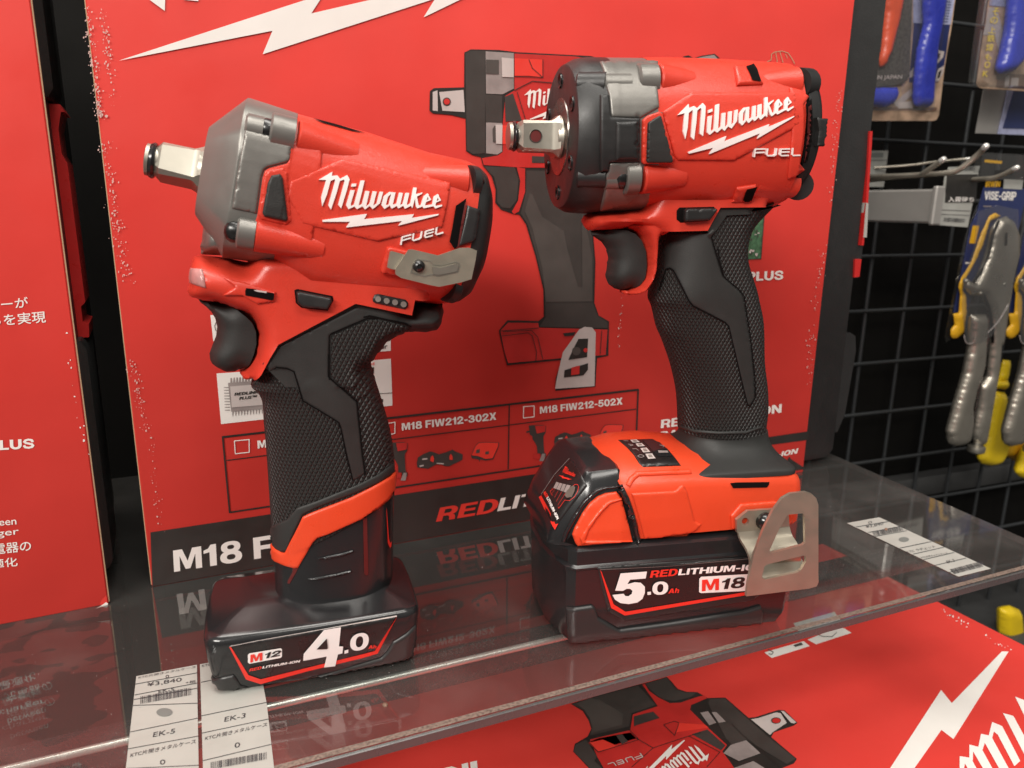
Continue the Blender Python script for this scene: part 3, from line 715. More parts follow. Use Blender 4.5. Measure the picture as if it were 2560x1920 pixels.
def mini(k, tool, packs, charger):
    if tool:
        x, y, s = tool; T = lambda P: Z(k, *[(x + a * s, y + b * s) for a, b in P])
        sheet('printed_wrench_icon', [T([(22,4),(60,0),(140,-2),(168,6),(165,60),(145,95),(150,200),(155,232),(168,240),(165,270),(130,275),(122,240),(95,235),(92,180),(70,140),(55,118),(52,92),(32,80),(28,60),(2,66),(2,50),(28,46)])], 'print_dark', SLEEVE, f2)
        sheet('printed_wrench_icon', [T([(75,5),(165,2),(160,55),(90,70)]), T([(62,240),(115,240),(120,285),(60,280)])], 'print_red', SLEEVE, f3)
        sheet('printed_wrench_icon', [T([(135,238),(162,240),(152,302),(112,300)])], 'print_grey', SLEEVE, f4)
    x, y, s = packs; T = lambda P: Z(k, *[(x + a * s, y + b * s) for a, b in P])
    sheet('printed_battery_icon', [T([(0,95),(10,50),(60,20),(110,0),(145,8),(185,25),(250,5),(300,-15),(320,0),(385,25),(382,70),(270,125),(230,122),(205,108),(160,110),(95,145),(5,135)])], 'print_dark', SLEEVE, f2)
    sheet('printed_battery_icon', [T([(115,50),(132,32),(145,60),(140,90),(112,80)]), T([(272,45),(285,18),(300,45),(300,72),(275,70)])], 'print_red2', SLEEVE, f3)
    sheet('printed_battery_icon', [T([(20,118),(55,112),(60,122),(25,130)]), T([(165,95),(225,98),(225,108),(168,104)]), T([(45,60),(90,55),(88,68),(45,72)])], 'print_light', SLEEVE, f3)
    x, y, s = charger; T = lambda P: Z(k, *[(x + a * s, y + b * s) for a, b in P])
    sheet('printed_charger_icon', [T([(0,120),(30,45),(60,10),(120,5),(235,8),(232,40),(185,150),(120,160),(75,150),(70,172),(62,150),(5,140)])], 'print_dark', SLEEVE, f2)
    sheet('printed_charger_icon', [T([(5,115),(35,45),(62,14),(120,9),(228,12),(225,42),(180,140),(120,146),(60,122)])], 'print_red2', SLEEVE, f3)
    sheet('printed_charger_icon', [T([(45,70),(75,62),(70,95),(40,98)]), T([(120,85),(150,80),(148,105),(118,108)])], 'print_mid', SLEEVE, f4)
mini('H3', (1190, 345, 1.0), (1425, 405, .8), (1800, 335, .88))
mini('H3', (20, 490, 1.06), (275, 565, 1.0), (730, 482, 1.0))
# right hand lettering and circuit board
letters('printed_word', 'PLUS', 'print_white', SLEEVE, f2, *Z('J3', (1826,876),(2205,858),(1832,778)), bold=.035)
letters('printed_word', 'REDLITHIUM-ION', 'print_white', SLEEVE, f2, *Z('K6', (272,1277),(1165,1160),(276,1212)), bold=.035)
letters('printed_word', 'BATTERY', 'print_white', SLEEVE, f2, *Z('K6', (268,1350),(700,1290),(272,1302)), bold=.035)
letters('printed_word', 'REDLITHIUM-ION', 'print_white', SLEEVE, f2, *Z('K6', (700,1580),(1280,1462),(712,1540)), bold=.03)
sheet('printed_circuit_board', [Z('J3', (1700,170),(2010,165),(1975,640),(1700,655))], 'print_green', SLEEVE, f1)
sheet('printed_circuit_board', lin('J3', [(2012,165),(1977,642),(1700,657)], 2), 'print_dark', SLEEVE, f2)
r_ = random.Random(3)
pc = []
for _ in range(46):
    x, y = r_.uniform(1720, 1950), r_.uniform(200, 600); a, b = r_.uniform(8, 28), r_.uniform(6, 24); pc.append(Z('J3', (x, y), (x + a, y - 1), (x + a - 2, y + b), (x - 2, y + b)))
sheet('printed_circuit_board', pc[:24], 'print_light', SLEEVE, f3)
sheet('printed_circuit_board', pc[24:], 'print_dark', SLEEVE, f4)
sheet('printed_circuit_board', [Z('J3', (1900,170),(1965,170),(1945,255),(1890,280))], 'print_white', SLEEVE, f5)
# white picture cards
cards = [Z('S', (526,788),(533,853),(690,842),(690,775)), Z('A', (1190,1490),(1530,1470),(1532,1580),(1190,1604)), Z('H2', (5,212),(50,712),(700,640),(690,165)), Z('H2', (1200,112),(1727,66),(1743,530),(1200,580))]
for c in cards: sheet('printed_picture_card', [c], 'print_white', SLEEVE, f1)
sheet('printed_picture_card', lin('I2', [(365,930),(345,950),(335,985),(345,1025),(365,1050)], 1.6) + lin('H2', [(1200,440),(1737,404)], 1.6) + lin('A', [(1190,1512),(1531,1498)], 1.4), 'print_mid', SLEEVE, f2)
sheet('printed_picture_card', [Z('H2', (1500,150),(1560,150),(1560,210),(1500,212)), Z('H2', (1590,465),(1650,462),(1650,495),(1590,498))], 'print_dark', SLEEVE, f2)
sheet('printed_picture_card', lin('H2', [(1400,130),(1562,116)], 2) + lin('H2', [(1560,100),(1560,132)], 1.5), 'print_red2', SLEEVE, f3)
letters('printed_caption', 'POWERSTATE\u2122', 'print_black', SLEEVE, f2, *Z('A', (1200,1548),(1500,1522),(1200,1522)), bold=.02)
letters('printed_caption', 'Brushless Motor', 'print_black', SLEEVE, f2, *Z('A', (1210,1590),(1512,1566),(1210,1562)), bold=.02)
chip = [Z('H2', (118,305),(500,275),(520,560),(150,590))]
for i in range(14):
    x = 165 + i * 29; chip.append(Z('H2', (x - 6, 580 - i * 2.5), (x - 3, 620 - i * 2.5), (x, 640 - i * 2.5), (x + 5, 620 - i * 2.5), (x + 8, 578 - i * 2.5)))
    if i < 10: chip.append(Z('H2', (140 + i * 29, 310 - i * 2), (143 + i * 29, 262 - i * 2), (150 + i * 29, 250 - i * 2), (156 + i * 29, 262 - i * 2), (160 + i * 29, 308 - i * 2)))
for i in range(9):
    y = 345 + i * 28; chip.append(Z('H2', (130 + i, y), (75 + i * 1.5, y + 2), (78 + i, y + 8), (130 + i, y + 10)))
sheet('printed_chip', chip, 'print_grey', SLEEVE, f2)
sheet('printed_chip', [Z('H2', (140,340),(500,312),(505,520),(155,548))], 'print_light', SLEEVE, f3)
letters('printed_caption', 'REDLINK', 'print_black', SLEEVE, f4, *Z('H2', (180,432),(415,408),(188,403)), bold=.035)
letters('printed_caption', 'PLUS\u2122', 'print_black', SLEEVE, f4, *Z('H2', (228,474),(398,455),(235,443)), bold=.035)
# printed picture of the wrench
def art(polys, m, ly, k='H4'):
    for g_ in ([polys] if len(polys) > 3 else [[p] for p in polys]): sheet('printed_wrench', [Z(k, *p) for p in g_], m, SLEEVE, face_of(CC, ly))
art([[(186,58),(215,43),(345,46),(425,56),(770,74),(905,112),(990,160),(980,600),(792,595),(740,640),(735,720),(780,900),(790,1020),(785,1210),(805,1270),(853,1297),(850,1455),(798,1466),(790,1598),(605,1618),(607,1560),(635,1475),(383,1500),(345,1340),(385,1292),(528,1296),(553,1275),(550,1150),(515,1000),(470,850),(440,806),(405,800),(355,782),(328,750),(330,690),(312,630),(272,580),(262,540),(222,530),(194,512),(192,362),(125,345),(40,338),(25,325),(27,236),(45,222),(185,218)]], 'print_black', 2)
art([[(190,62),(215,49),(283,50),(281,522),(226,526),(198,508)], [(282,250),(360,256),(360,378),(284,378)]], 'print_dark', 3)
art([[(284,52),(414,60),(414,224),(362,250),(286,247)], [(286,380),(360,382),(360,514),(338,528),(286,522)]], 'print_grey', 3)
art([[(286,90),(345,92),(345,158),(286,156)], [(325,395),(360,395),(360,478),(318,470),(316,410)]], 'print_mid', 4)
art([[(358,80),(414,86),(414,172),(360,170)], [(330,390),(362,390),(360,480),(332,478)]], 'print_light', 5)
art([[(417,62),(700,76),(890,112),(960,150),(960,590),(470,588),(420,586),(275,576),(267,545),(340,532),(363,516),(363,385),(375,258),(417,232)], [(428,586),(466,592),(466,700),(438,790),(415,803),(405,792),(434,740),(444,650)], [(352,1340),(388,1303),(526,1304),(530,1326),(846,1335),(838,1452),(640,1466),(388,1490),(372,1440)]], 'print_red', 3)
art([[(418,84),(548,90),(548,172),(480,165),(418,165)], [(362,392),(470,400),(400,480),(362,480)]], 'print_red2', 4)
art([[(372,262),(410,246),(452,374),(376,376)], [(498,535),(640,540),(640,568),(498,566)]], 'print_dark', 4)
art(stroke([(417,232),(500,190),(620,200),(900,220)], 4) + stroke([(430,240),(470,375),(600,380)], 3) + stroke([(484,90),(500,130),(545,170)], 3) + stroke([(418,168),(548,172),(548,90)], 3), 'print_black', 5)
art([[(70,240),(182,230),(188,332),(85,326)], [(40,240),(62,232),(64,328),(40,325)]], 'print_light', 3)
art([circle((105, 284), 19, 20)], 'print_dark', 4); art([circle((105, 284), 14, 20)], 'print_red', 5)
art([[(277,582),(418,587),(436,640),(428,738),(398,776),(360,772),(337,748),(337,690),(322,630),(292,600)], [(472,602),(700,604),(735,720),(776,900),(783,1020),(778,1212),(800,1272),(847,1302),(846,1328),(532,1322),(560,1280),(556,1150),(521,1000),(478,850),(446,800),(470,700)]], 'print_dark', 3)
art([[(487,706),(500,712),(545,815),(645,880),(660,960),(710,1138),(730,1140),(728,800),(742,830),(776,1000),(776,1205),(562,1208),(545,1050),(500,870),(465,790)]], 'print_mid', 4)
art([[(604,1608),(612,1560),(640,1440),(715,1335),(740,1322),(775,1325),(792,1348),(786,1596)]], 'print_light', 6)
art([[(690,1420),(712,1378),(757,1376),(752,1462),(665,1475)], [(648,1522),(756,1490),(756,1520),(735,1546),(645,1556)]], 'print_black', 7)
art([circle((702, 1434), 20, 18)], 'print_mid', 8); art([circle((745, 1430), 10, 14), [(680,1510),(718,1500),(716,1540),(678,1545)]], 'print_red', 8)
art([[(640,1352),(700,1346),(690,1362),(648,1366)]], 'print_black', 5)
art(stroke([(355,1365),(480,1350),(500,1365),(520,1440),(515,1480)], 3) + stroke([(365,1345),(495,1338),(525,1370),(548,1470)], 3) + stroke([(352,1342),(530,1328)], 3) + stroke([(820,1340),(812,1450)], 3), 'print_black', 5)
toA = affine([(125,380),(247,750),(517,193),(862,622)], [(458,252),(487,318),(535,226),(596,290)])
art(toA(LOGO_WORD), 'print_white', 6); art(affine([(288,950),(890,697),(622,980)], [(487,364),(592,318),(545,366)])(LOGO_BOLT), 'print_white', 6)
# prints peeping out above the wrench on the right
sheet('printed_part_view', [Z('J2', (395,78),(420,42),(470,32),(515,60),(600,35),(720,18),(760,50),(780,78))], 'print_black', SLEEVE, f2)
sheet('printed_part_view', [Z('J2', (520,66),(610,44),(715,28),(748,60),(740,72),(530,74))], 'print_grey', SLEEVE, f3)
sheet('printed_part_view', lin('J2', [(1225,95),(1265,75),(1270,20),(1300,0),(1370,-10),(1430,10),(1470,70),(1490,110)], 1.8) + lin('J2', [(1310,5),(1325,100)], 1.5) + lin('J2', [(1350,0),(1380,100)], 1.5) + lin('J2', [(1405,20),(1420,60)], 1.5), 'carton_core', SLEEVE, f2)
# scuffs where the print has rubbed off
sc = bits(170, Z('K7', (235,30),(265,330),(300,560)), 7, 2.3, 1) + bits(110, Z('K7', (300,40),(330,220),(370,500)), 6, 2.0, 2) + bits(190, Z('K7', (320,650),(350,900),(380,1100),(430,1300)), 9, 1.9, 4) + bits(14, Z('K7', (275,480),(300,540)), 5, 4, 9) + \
     bits(110, Z('S', (330,900),(365,1080)), 7, 1.7, 5) + bits(50, Z('S', (370,1080),(402,1330)), 6, 1.6, 8)
scatter('scuff_marks', sc, 'scuff', SLEEVE, f3)
scatter('scuff_marks', bits(70, Z('K5', (222,300),(200,560),(190,700)), 5, 1.5, 6) + bits(90, Z('K5', (165,830),(125,1130),(112,1330)), 6, 1.5, 7) + bits(26, Z('J3', (560,990),(535,1300),(520,1560)), 2, 1.7, 12), 'scuff', SLEEVE, f3)

# --- the case at the left edge
LC = Fr(on_level(0, 1562), 25.6)
LW = LC.flat((272, 1510)).x
lcase = empty('tool_case', LC, 'red boxed case cut off by the left edge of the photo, with Japanese lettering', 'tool case')
LSL = mk('cardboard_sleeve', *bbox((-.36, 0, 0), (LW, .003, CH), .0006), 'carton', lcase)
mk('cut_edge', *box((LW - .0001, .0006, .001), (LW + .0005, .0026, CH)), 'carton_core', LSL)
mk('case_body', *bbox((-.36, .005, .004), (LW - .001, .125, CH + .01), .006), 'case', lcase)
mk('corner_guard', *bbox((LW - .03, .010, LC.at(Z('K7', (120, 470))[0], -.03).z), (LW + .003, .055, CH), .004), 'case', lcase)
mk('corner_guard', *bbox((LW - .03, .012, .012), (LW + .003, .060, LC.at(Z('K7', (240, 1550))[0], -.03).z), .004), 'case', lcase)
z0, z1 = LC.at(Z('K7', (240, 1540))[0], -.04).z, LC.at(Z('K7', (125, 492))[0], -.04).z
prof = [(0, .0), (0, .006), (.03, .0072), (.03, .006), (.10, .0045), (.20, .0045), (.24, .006), (.84, .0062), (.86, .0045), (.93, .0045), (.94, .0065), (1, .006), (1, 0)]
v, f = loft([[(LW - .004 + d * 1.25, y, z0 + (z1 - z0) * (1 - t)) for t, d in prof] for y in (.030, .0315, .058)])
mk('latch', v, f, 'latch', lcase, merge=0)
h1, h2 = face_of(LC, 1), face_of(LC, 2)
def jp(s, a, b, c, bold=.008): letters('printed_text', s, 'print_white', LSL, h1, *Z('E6', a, b, c), bold=bold)
jp('\u6700\u5c0f\u30af\u30e9\u30b9\u306e\u30ec\u30ac\u30fc\u304c'[-8:], (-390,170), (132,125), (-395,122))
jp('\u96fb\u52d5\u5de5\u5177\u3089\u3092\u5b9f\u73fe'[-5:], (-118,222), (212,196), (-122,168))
jp('PLUS', (-58,788), (160,776), (-60,741), .035)
jp('between', (-120,1142), (76,1126), (-122,1109), .005)
jp('charger', (-142,1208), (88,1180), (-144,1168), .005)
jp('\u5145\u96fb\u5668\u306e', (-92,1272), (144,1248), (-95,1222))
jp('\u6700\u9069\u5316', (-100,1334), (82,1318), (-104,1292))
sheet('crease', [Z('E6', (470,1470),(490,1452),(494,1480),(497,1492),(440,1512),(470,1500),(460,1490))], 'carton_dark', LSL, h1)
sheet('crease', [Z('E6', (470,1497),(488,1484),(498,1490),(497,1497),(440,1514))], 'print_white', LSL, h2)
scatter('scuff_marks', bits(14, Z('E6', (300,230),(350,600),(410,830)), 4, 2.2, 21), 'print_white', LSL, h1)
LC.root = lcase

# --- the case lying below the shelf
BZ = -0.10
BC = Fr(on_level(2356, 1510, BZ), 25.93); BC.O.z = 0
lower = empty('tool_case', BC, 'red boxed case lying flat below the glass shelf, its printed side up', 'tool case')
BSL = mk('cardboard_sleeve', *bbox((-.56, -.33, BZ - .004), (0, .115, BZ), .0006), 'carton', lower)
mk('cut_edge', *box((-.001, -.33, BZ - .0035), (.0005, .114, BZ - .0006)), 'carton_core', BSL)
mk('case_body', *bbox((-.555, -.325, BZ - .115), (-.004, .11, BZ - .006), .008), 'case', lower)
mk('latch', *bbox((-.006, -.06, BZ - .055), (.004, .01, BZ - .02), .002), 'case', lower)
t1, t2, t3, t4, t5, t6 = [top_of(BC, BZ, i) for i in (1, 2, 3, 4, 5, 6)]
sheet('printed_bolt', affine([(288,950),(682,880),(622,980),(855,782),(890,697)], Z('G3', (1862,503),(1305,1035),(1190,890),(1207,1252),(1310,1388)))(LOGO_BOLT), 'print_white', BSL, t1)
toW = affine([(380,762),(522,705),(627,685),(745,648),(862,622),(970,583),(125,380)], Z('G3', (1912,967),(1820,1105),(1705,1200),(1598,1313),(1470,1427),(1375,1555),(2560,1330)))
sheet('printed_word', toW(LOGO_WORD), 'print_white', BSL, t1)
sheet('printed_picture_card', [Z('E5', (1072,318),(1245,268),(1272,290),(1105,342)), Z('E5', (1262,262),(1400,205),(1425,213),(1455,232),(1300,282))], 'print_white', BSL, t1)
sheet('printed_picture_card', lin('E5', [(1090,305),(1112,316),(1106,326),(1092,324)], 1.8) + lin('E5', [(1290,232),(1330,248),(1370,248),(1390,230)], 1.6) + [Z('E5', (1200,285),(1235,273),(1242,284),(1208,294))], 'print_mid', BSL, t2)
sheet('printed_picture_card', [Z('E5', (1200,190),(1380,140),(1410,180),(1230,235))], 'print_white', BSL, t1)
def la(polys, m, ly):
    for g_ in ([polys] if len(polys) > 4 else [[p] for p in polys]): sheet('printed_wrench', [Z('G4', *p) for p in g_], m, BSL, top_of(BC, BZ, ly))
la([[(90,400),(350,320),(650,240),(720,225),(895,175),(935,215),(985,275),(1060,300),(1150,302),(1235,352),(1385,348),(1580,518),(1640,512),(1700,492),(1830,452),(1880,455),(1990,560),(1960,582),(1790,640),(1770,680),(1985,862),(1960,900),(1700,1000),(300,1000),(110,800),(125,735),(230,675),(262,610),(240,540),(190,460)]], 'print_black', 1)
la([[(100,405),(350,328),(655,248),(805,410),(600,480),(580,590),(250,665),(268,600),(245,520),(195,450)], [(720,232),(892,183),(925,220),(978,282),(1050,308),(1140,308),(1100,345),(960,378),(870,365),(800,320),(740,265)], [(1240,395),(1260,360),(1380,355),(1560,515),(1760,690),(1975,862),(1900,905),(1560,700),(1440,745),(1390,690)]], 'print_dark', 2)
la([[(135,400),(260,350),(340,370),(530,485),(520,575),(260,645),(272,600),(250,520),(205,450)]], 'print_mid', 3)
la([[(690,240),(712,234),(745,290),(820,345),(920,395),(1010,390),(1160,340),(1210,330),(1230,355),(1100,410),(1090,450),(1130,490),(1240,600),(1400,745),(1360,800),(1420,880),(1500,1000),(400,1000),(310,840),(250,700),(590,620),(610,490),(820,420)], [(235,725),(320,690),(590,640),(640,690),(300,790)]], 'print_red', 2)
la([[(970,640),(990,560),(1215,575),(1245,600)], [(250,725),(320,800),(480,755),(360,700)]], 'print_red2', 3)
la([[(618,505),(780,465),(835,520),(640,580),(620,590)], [(1105,655),(1235,615),(1385,750),(1350,790)], [(470,665),(520,655),(570,715),(520,740)], [(115,800),(130,745),(220,700),(310,840),(290,880),(420,1000),(310,1000)]], 'print_dark', 3)
la([[(1175,475),(1240,462),(1310,560),(1250,580)], [(1370,815),(1430,745),(1560,705),(1680,815),(1500,880)], [(1450,940),(1620,880),(1800,990),(1500,1000)], [(1270,470),(1310,470),(1390,550),(1330,560)]], 'print_grey', 3)
la([[(1600,530),(1660,520),(1810,472),(1850,480),(1900,560),(1780,640),(1760,662)], [(1850,460),(1875,462),(1980,555),(1960,565),(1935,560)]], 'print_light', 3)
la([circle((1810, 540), 42, 20, 27)], 'print_dark', 4); la([circle((1812, 541), 34, 20, 21)], 'print_red', 5)
la(stroke([(640,690),(780,770),(1080,670),(1180,640)], 5) + stroke([(870,575),(960,545),(995,560),(985,600),(960,665),(870,578)], 5) + stroke([(1440,570),(1530,660),(1700,800),(1880,960)], 4) + stroke([(240,720),(320,805),(660,700),(580,618)], 5) + stroke([(780,770),(600,930)], 5) + stroke([(1080,670),(1340,805),(1230,930)], 5), 'print_black', 4)
toG = affine([(125,380),(247,750),(380,762),(522,705),(627,685)], [(1250,822),(1125,752),(1072,762),(1020,790),(1000,790)])
la(affine([(125,380),(247,750),(522,705),(1135,537),(517,193)], [(1250,822),(1120,750),(1040,775),(880,905),(1160,905)])(LOGO_WORD), 'print_white', 5)
la(affine([(288,950),(682,880),(622,980),(855,782),(890,697)], [(1050,708),(915,785),(942,740),(910,838),(880,870)])(LOGO_BOLT), 'print_white', 5)
la(affine([(1337,1018),(1345,900),(2058,1000),(1945,888)], [(672,815),(697,845),(400,903),(470,920)])(LOGO_FUEL), 'print_light', 5)
letters('printed_text', 'IN', 'print_white', BSL, t1, *Z('E', (1030,1643),(960,1659),(1032,1662)), bold=.03)
scatter('scuff_marks', bits(34, Z('G3', (1190,95),(1480,260),(1900,500)), 6, 1.8, 31), 'print_white', BSL, t2)

# ---------------------------------------------------------------- price strips on the glass
def on_glass(k): return lambda q, _: SH.w2l(on_level(q[0], q[1], 0.0004 + .0002 * k))
def bars(a, b, c, n, seed):
    """bar code between a (left), b (right) with c above a"""
    r = random.Random(seed); out = []; t = 0.0
    while t < 1:
        w = r.choice((.008, .008, .014, .02)); p = lambda s, h: (a[0] + (b[0] - a[0]) * s + (c[0] - a[0]) * h, a[1] + (b[1] - a[1]) * s + (c[1] - a[1]) * h)
        out.append([p(t, 0), p(min(1, t + w), 0), p(min(1, t + w), 1), p(t, 1)]); t += w + r.choice((.008, .012, .02))
    return out
def strip(label, outline, lines, k, texts, codes, dot=None):
    o = sheet('price_strip', [Z(k, *outline)], 'paper', None, on_glass(0))
    o.location = SH.O; o.rotation_euler = (0, 0, SH.yaw); tag(o, label, 'price label', 'price strips stuck on the glass')
    sheet('ruled_lines', sum([lin(k, l, 1.4) for l in lines], []), 'ink', o, on_glass(1))
    for s, a, b, c, bo in texts: letters('printed_text', s, 'ink', o, on_glass(1), *Z(k, a, b, c), bold=bo)
    for i, (a, b, c) in enumerate(codes): sheet('bar_code', bars(*Z(k, a, b, c), 30, 5 + i), 'ink', o, on_glass(1))
    if dot: sheet('punch_dot', [Z(k, *circle(*dot))], 'ink_grey', o, on_glass(1))
KTC = 'KTC\u7247\u958b\u304d\u30e1\u30bf\u30eb\u30b1\u30fc\u30b9'
strip('white price strip marked EK-5 at the bottom left, left of the battery', [(912,1045),(1318,968),(1322,1250),(1332,1800),(826,1800)],
      [[(907,1097),(1318,1022)], [(902,1170),(1320,1090)], [(897,1200),(1320,1125)], [(888,1240),(1322,1225)], [(868,1418),(1322,1325)], [(858,1530),(1325,1445)], [(845,1662),(1330,1640)]], 'E4',
      [(KTC, (925,1062),(1308,990),(928,1046), 0), ('0', (1108,1058),(1130,1055),(1108,1038), 0), ('\u00a53,840', (985,1118),(1215,1082),(985,1088), 0), ('+\u7a0e', (1240,1098),(1308,1090),(1242,1078), 0),
       ('EK-5', (1060,1158),(1165,1142),(1060,1138), 0), ('EK-5', (1022,1452),(1168,1426),(1028,1420), 0), (KTC, (870,1588),(1308,1494),(876,1558), 0), ('0', (1070,1638),(1105,1632),(1070,1606), 0)],
      [((940,1230),(1280,1170),(940,1180))], ((1100, 1286), 54, 20, 28))
strip('white price strip marked EK-3 running under the black battery at the bottom left', [(1338,965),(1722,900),(1785,1230),(1850,1800),(1362,1800)],
      [[(1345,1085),(1760,1000)], [(1345,1310),(1790,1218)], [(1350,1425),(1800,1330)], [(1355,1610),(1815,1500)]], 'E4',
      [(KTC, (1350,985),(1700,925),(1352,965), 0), ('EK-3', (1500,1350),(1640,1322),(1505,1318), 0), (KTC, (1370,1475),(1785,1380),(1375,1446), 0), ('0', (1570,1525),(1605,1518),(1570,1492), 0)],
      [((1410,1668),(1785,1600),(1410,1620))])
strip('white price strip lying alone near the right end of the shelf', [(105,1305),(255,1278),(770,1515),(620,1552)],
      [[(150,1322),(300,1297)], [(205,1348),(352,1320)], [(235,1366),(380,1340)], [(350,1420),(495,1390)], [(410,1448),(552,1416)], [(460,1473),(600,1440)], [(510,1500),(655,1466)], [(575,1532),(718,1497)]], 'E3',
      [('\u00a53,840', (195,1330),(275,1314),(192,1316), 0), ('0', (205,1308),(222,1305),(203,1298), 0), ('KTC \u30e9\u30c1\u30a7\u30c3\u30c8', (385,1445),(515,1418),(378,1434), 0), ('EK-2', (570,1490),(605,1482),(562,1478), 0), (KTC, (450,1468),(570,1446),(446,1460), 0)],
      [((230,1364),(368,1338),(222,1344)), ((600,1540),(735,1505),(580,1518))], ((368, 1380), 24, 16, 11))

# dust and crumbs on the glass
dp = [(random.Random(5).random(), 0)]
r5 = random.Random(55); dust = []
for _ in range(150):
    x, y = r5.uniform(20, 2500), 0; y = 1900 - x * .215 - r5.random() ** 1.5 * 330; s5 = r5.uniform(.5, 1.5)
    g5 = SH.flat((x, y))
    if not (.006 < g5.y < SD - .01 and g5.x < min(SX1, SB1) - .03): continue
    dust.append([(x + s5 * r5.uniform(.5, 1.2) * math.cos(1.2566 * i), y + .6 * s5 * r5.uniform(.5, 1.2) * math.sin(1.2566 * i)) for i in range(5)])
d_ = scatter('dust_specks', dust, 'print_light', shelf, on_glass(0))
for x, y, s5 in ((963, 1764, 8), (2215, 1325, 5), (1720, 1520, 3)):
    mk('crumb', *loft([[SH.w2l(on_level(x + s5 * q * math.cos(i * 1.05), y + .7 * s5 * q * math.sin(i * 1.05))) + Vector((0, 0, h)) for i in range(6)] for q, h in ((1, .0002), (.9, .0007), (.4, .0011))]), 'tan_dark', shelf)

# ================================================================ the two impact wrenches
V = Vector
def seq(k, *p): return Z(k, *p)

# ---------------------------------------------------------------- the smaller wrench on the left
LF = Fr((0, 0, 0), 17.5); LF.O = on_level(782, 1705) + LF.v * 0.027
lroot = empty('impact_wrench', LF, 'smaller impact wrench at the left with grey alloy nose and wide black 4.0 battery', 'power tool', 'cordless impact wrenches on the shelf')
T = Tool(LF, lroot)
PR = lambda k, a, b, hd, n=2.6: pair_ring(LF, Z(k, a)[0], Z(k, b)[0], hd, n)
P2 = lambda ka, a, kb, b, hd, n=2.6: pair_ring(LF, Z(ka, a)[0], Z(kb, b)[0], hd, n)
nose = T.base('gear_case', loft([PR('I1', (965,408), (798,1424), .0150, 4), PR('I1', (1395,98), (1112,1900), .0285, 3.2), PR('I1', (1420,98), (1135,1904), .0290, 3.0), PR('I1', (1950,268), (1665,1976), .0290, 3.0)]), 'alloy', ang=28)
foot = T.base('nose_foot', pillow(LF, Z('I1', (895,1480),(865,1570)) + Z('I2', (185,150),(183,190),(195,202),(410,212),(690,272),(740,60),(700,-100),(400,-150)), .0165, .004), 'alloy')
motor = T.base('motor_housing', loft([P2('I1', (1935,268), 'I1', (1655,1974), .0288, 2.9), P2('A', (1380,272), 'I3', (-420,1180), .0285, 2.9), P2('I3', (640,8), 'I3', (400,1275), .0268, 2.8), P2('I3', (945,72), 'I3', (720,1300), .0256, 2.8), P2('I3', (1025,112), 'I3', (808,1288), .0250, 2.8)]), 'red', ang=40)
capb = T.base('end_cap', loft([P2('I3', (1020,114), 'I3', (812,1284), .0243, 2.8), P2('I3', (1070,136), 'I3', (880,1282), .0240, 2.7), P2('I3', (1110,178), 'I3', (955,1232), .0225, 2.7), P2('I3', (1145,285), 'I3', (1045,1070), .0185, 2.6), P2('I3', (1160,420), 'I3', (1105,850), .0135, 2.5)]), 'black', ang=30)
podpx = Z('I2', (95,255),(112,224),(190,208),(420,232),(690,285),(800,100),(1500,120),(2096,200)) + Z('I3', (640,1000),(800,1240),(798,1292),(745,1302),(545,1280),(518,1412),(35,1312)) + \
        Z('I2', (1862,746),(1030,1170),(940,1300),(850,1460),(745,1592),(695,1618),(635,1600),(600,1562),(596,1518),(655,1498),(705,1425),(752,1310),(780,1180),(788,1080),(770,1000),(738,940),(680,870),(580,800),(430,735),(300,705),(160,690),(62,652),(40,610),(46,560),(66,500),(70,350))
hard = [12, 13, 14, 15, 16, 17, 18]
pod = T.base('lower_housing', pillow(LF, podpx, .0212, .0075, [6, 7, 11, 12, 13, 14, 15, 16, 17, 18], grid=.0014, planes={16: .018, 17: .014, 18: .011, **{i: .010 for i in range(19, 32)}}), 'red', ang=60)
beak = T.base('rear_guard', pillow(LF, Z('A', (760,1659),(900,1500),(1310,1295),(1650,1340),(1690,1280),(1842,1292),(1838,1392),(1808,1448),(1745,1468),(1640,1462),(1565,1488),(1480,1545),(1425,1640),(1400,1720),(1300,1800),(900,1800)), .0188, .009, [0, 1, 2, 13, 14, 15], grid=.0014), 'rubber')
hs = [((420,130),(1532,-20),.0185), ((345,308),(1527,125),.0190), ((402,372),(1568,258),.0190), ((455,480),(1620,420),.0188), ((470,680),(1692,660),.0184), ((490,900),(1733,850),.0180), ((512,1200),(1755,1040),.0178), ((540,1640),(1757,1180),.0180), ((562,1940),(1756,1300),.0180)]
rings = [PR('H2', a, b, h, 2.35) for a, b, h in hs]
rings = [list(r) for r in zip(*[smooth_path(q, 4) for q in zip(*rings)])]
handle = T.base('grip', loft(rings), 'grip', ang=60)
neckr = [P2('I5', (225,985), 'I5', (1905,215), .0172, 2.5), P2('I5', (240,1200), 'I5', (1890,560), .0174, 2.6), P2('I5', (262,1560), 'I5', (1880,1360), .0176, 2.7), P2('I4', (772,360), 'I4', (1860,360), .0184, 2.8), P2('I4', (735,415), 'I4', (1905,420), .0200, 2.9), P2('I4', (600,470), 'I4', (2020,470), .0232, 3.2)]
neck = T.base('battery_neck', loft(neckr), 'gloss', ang=50)
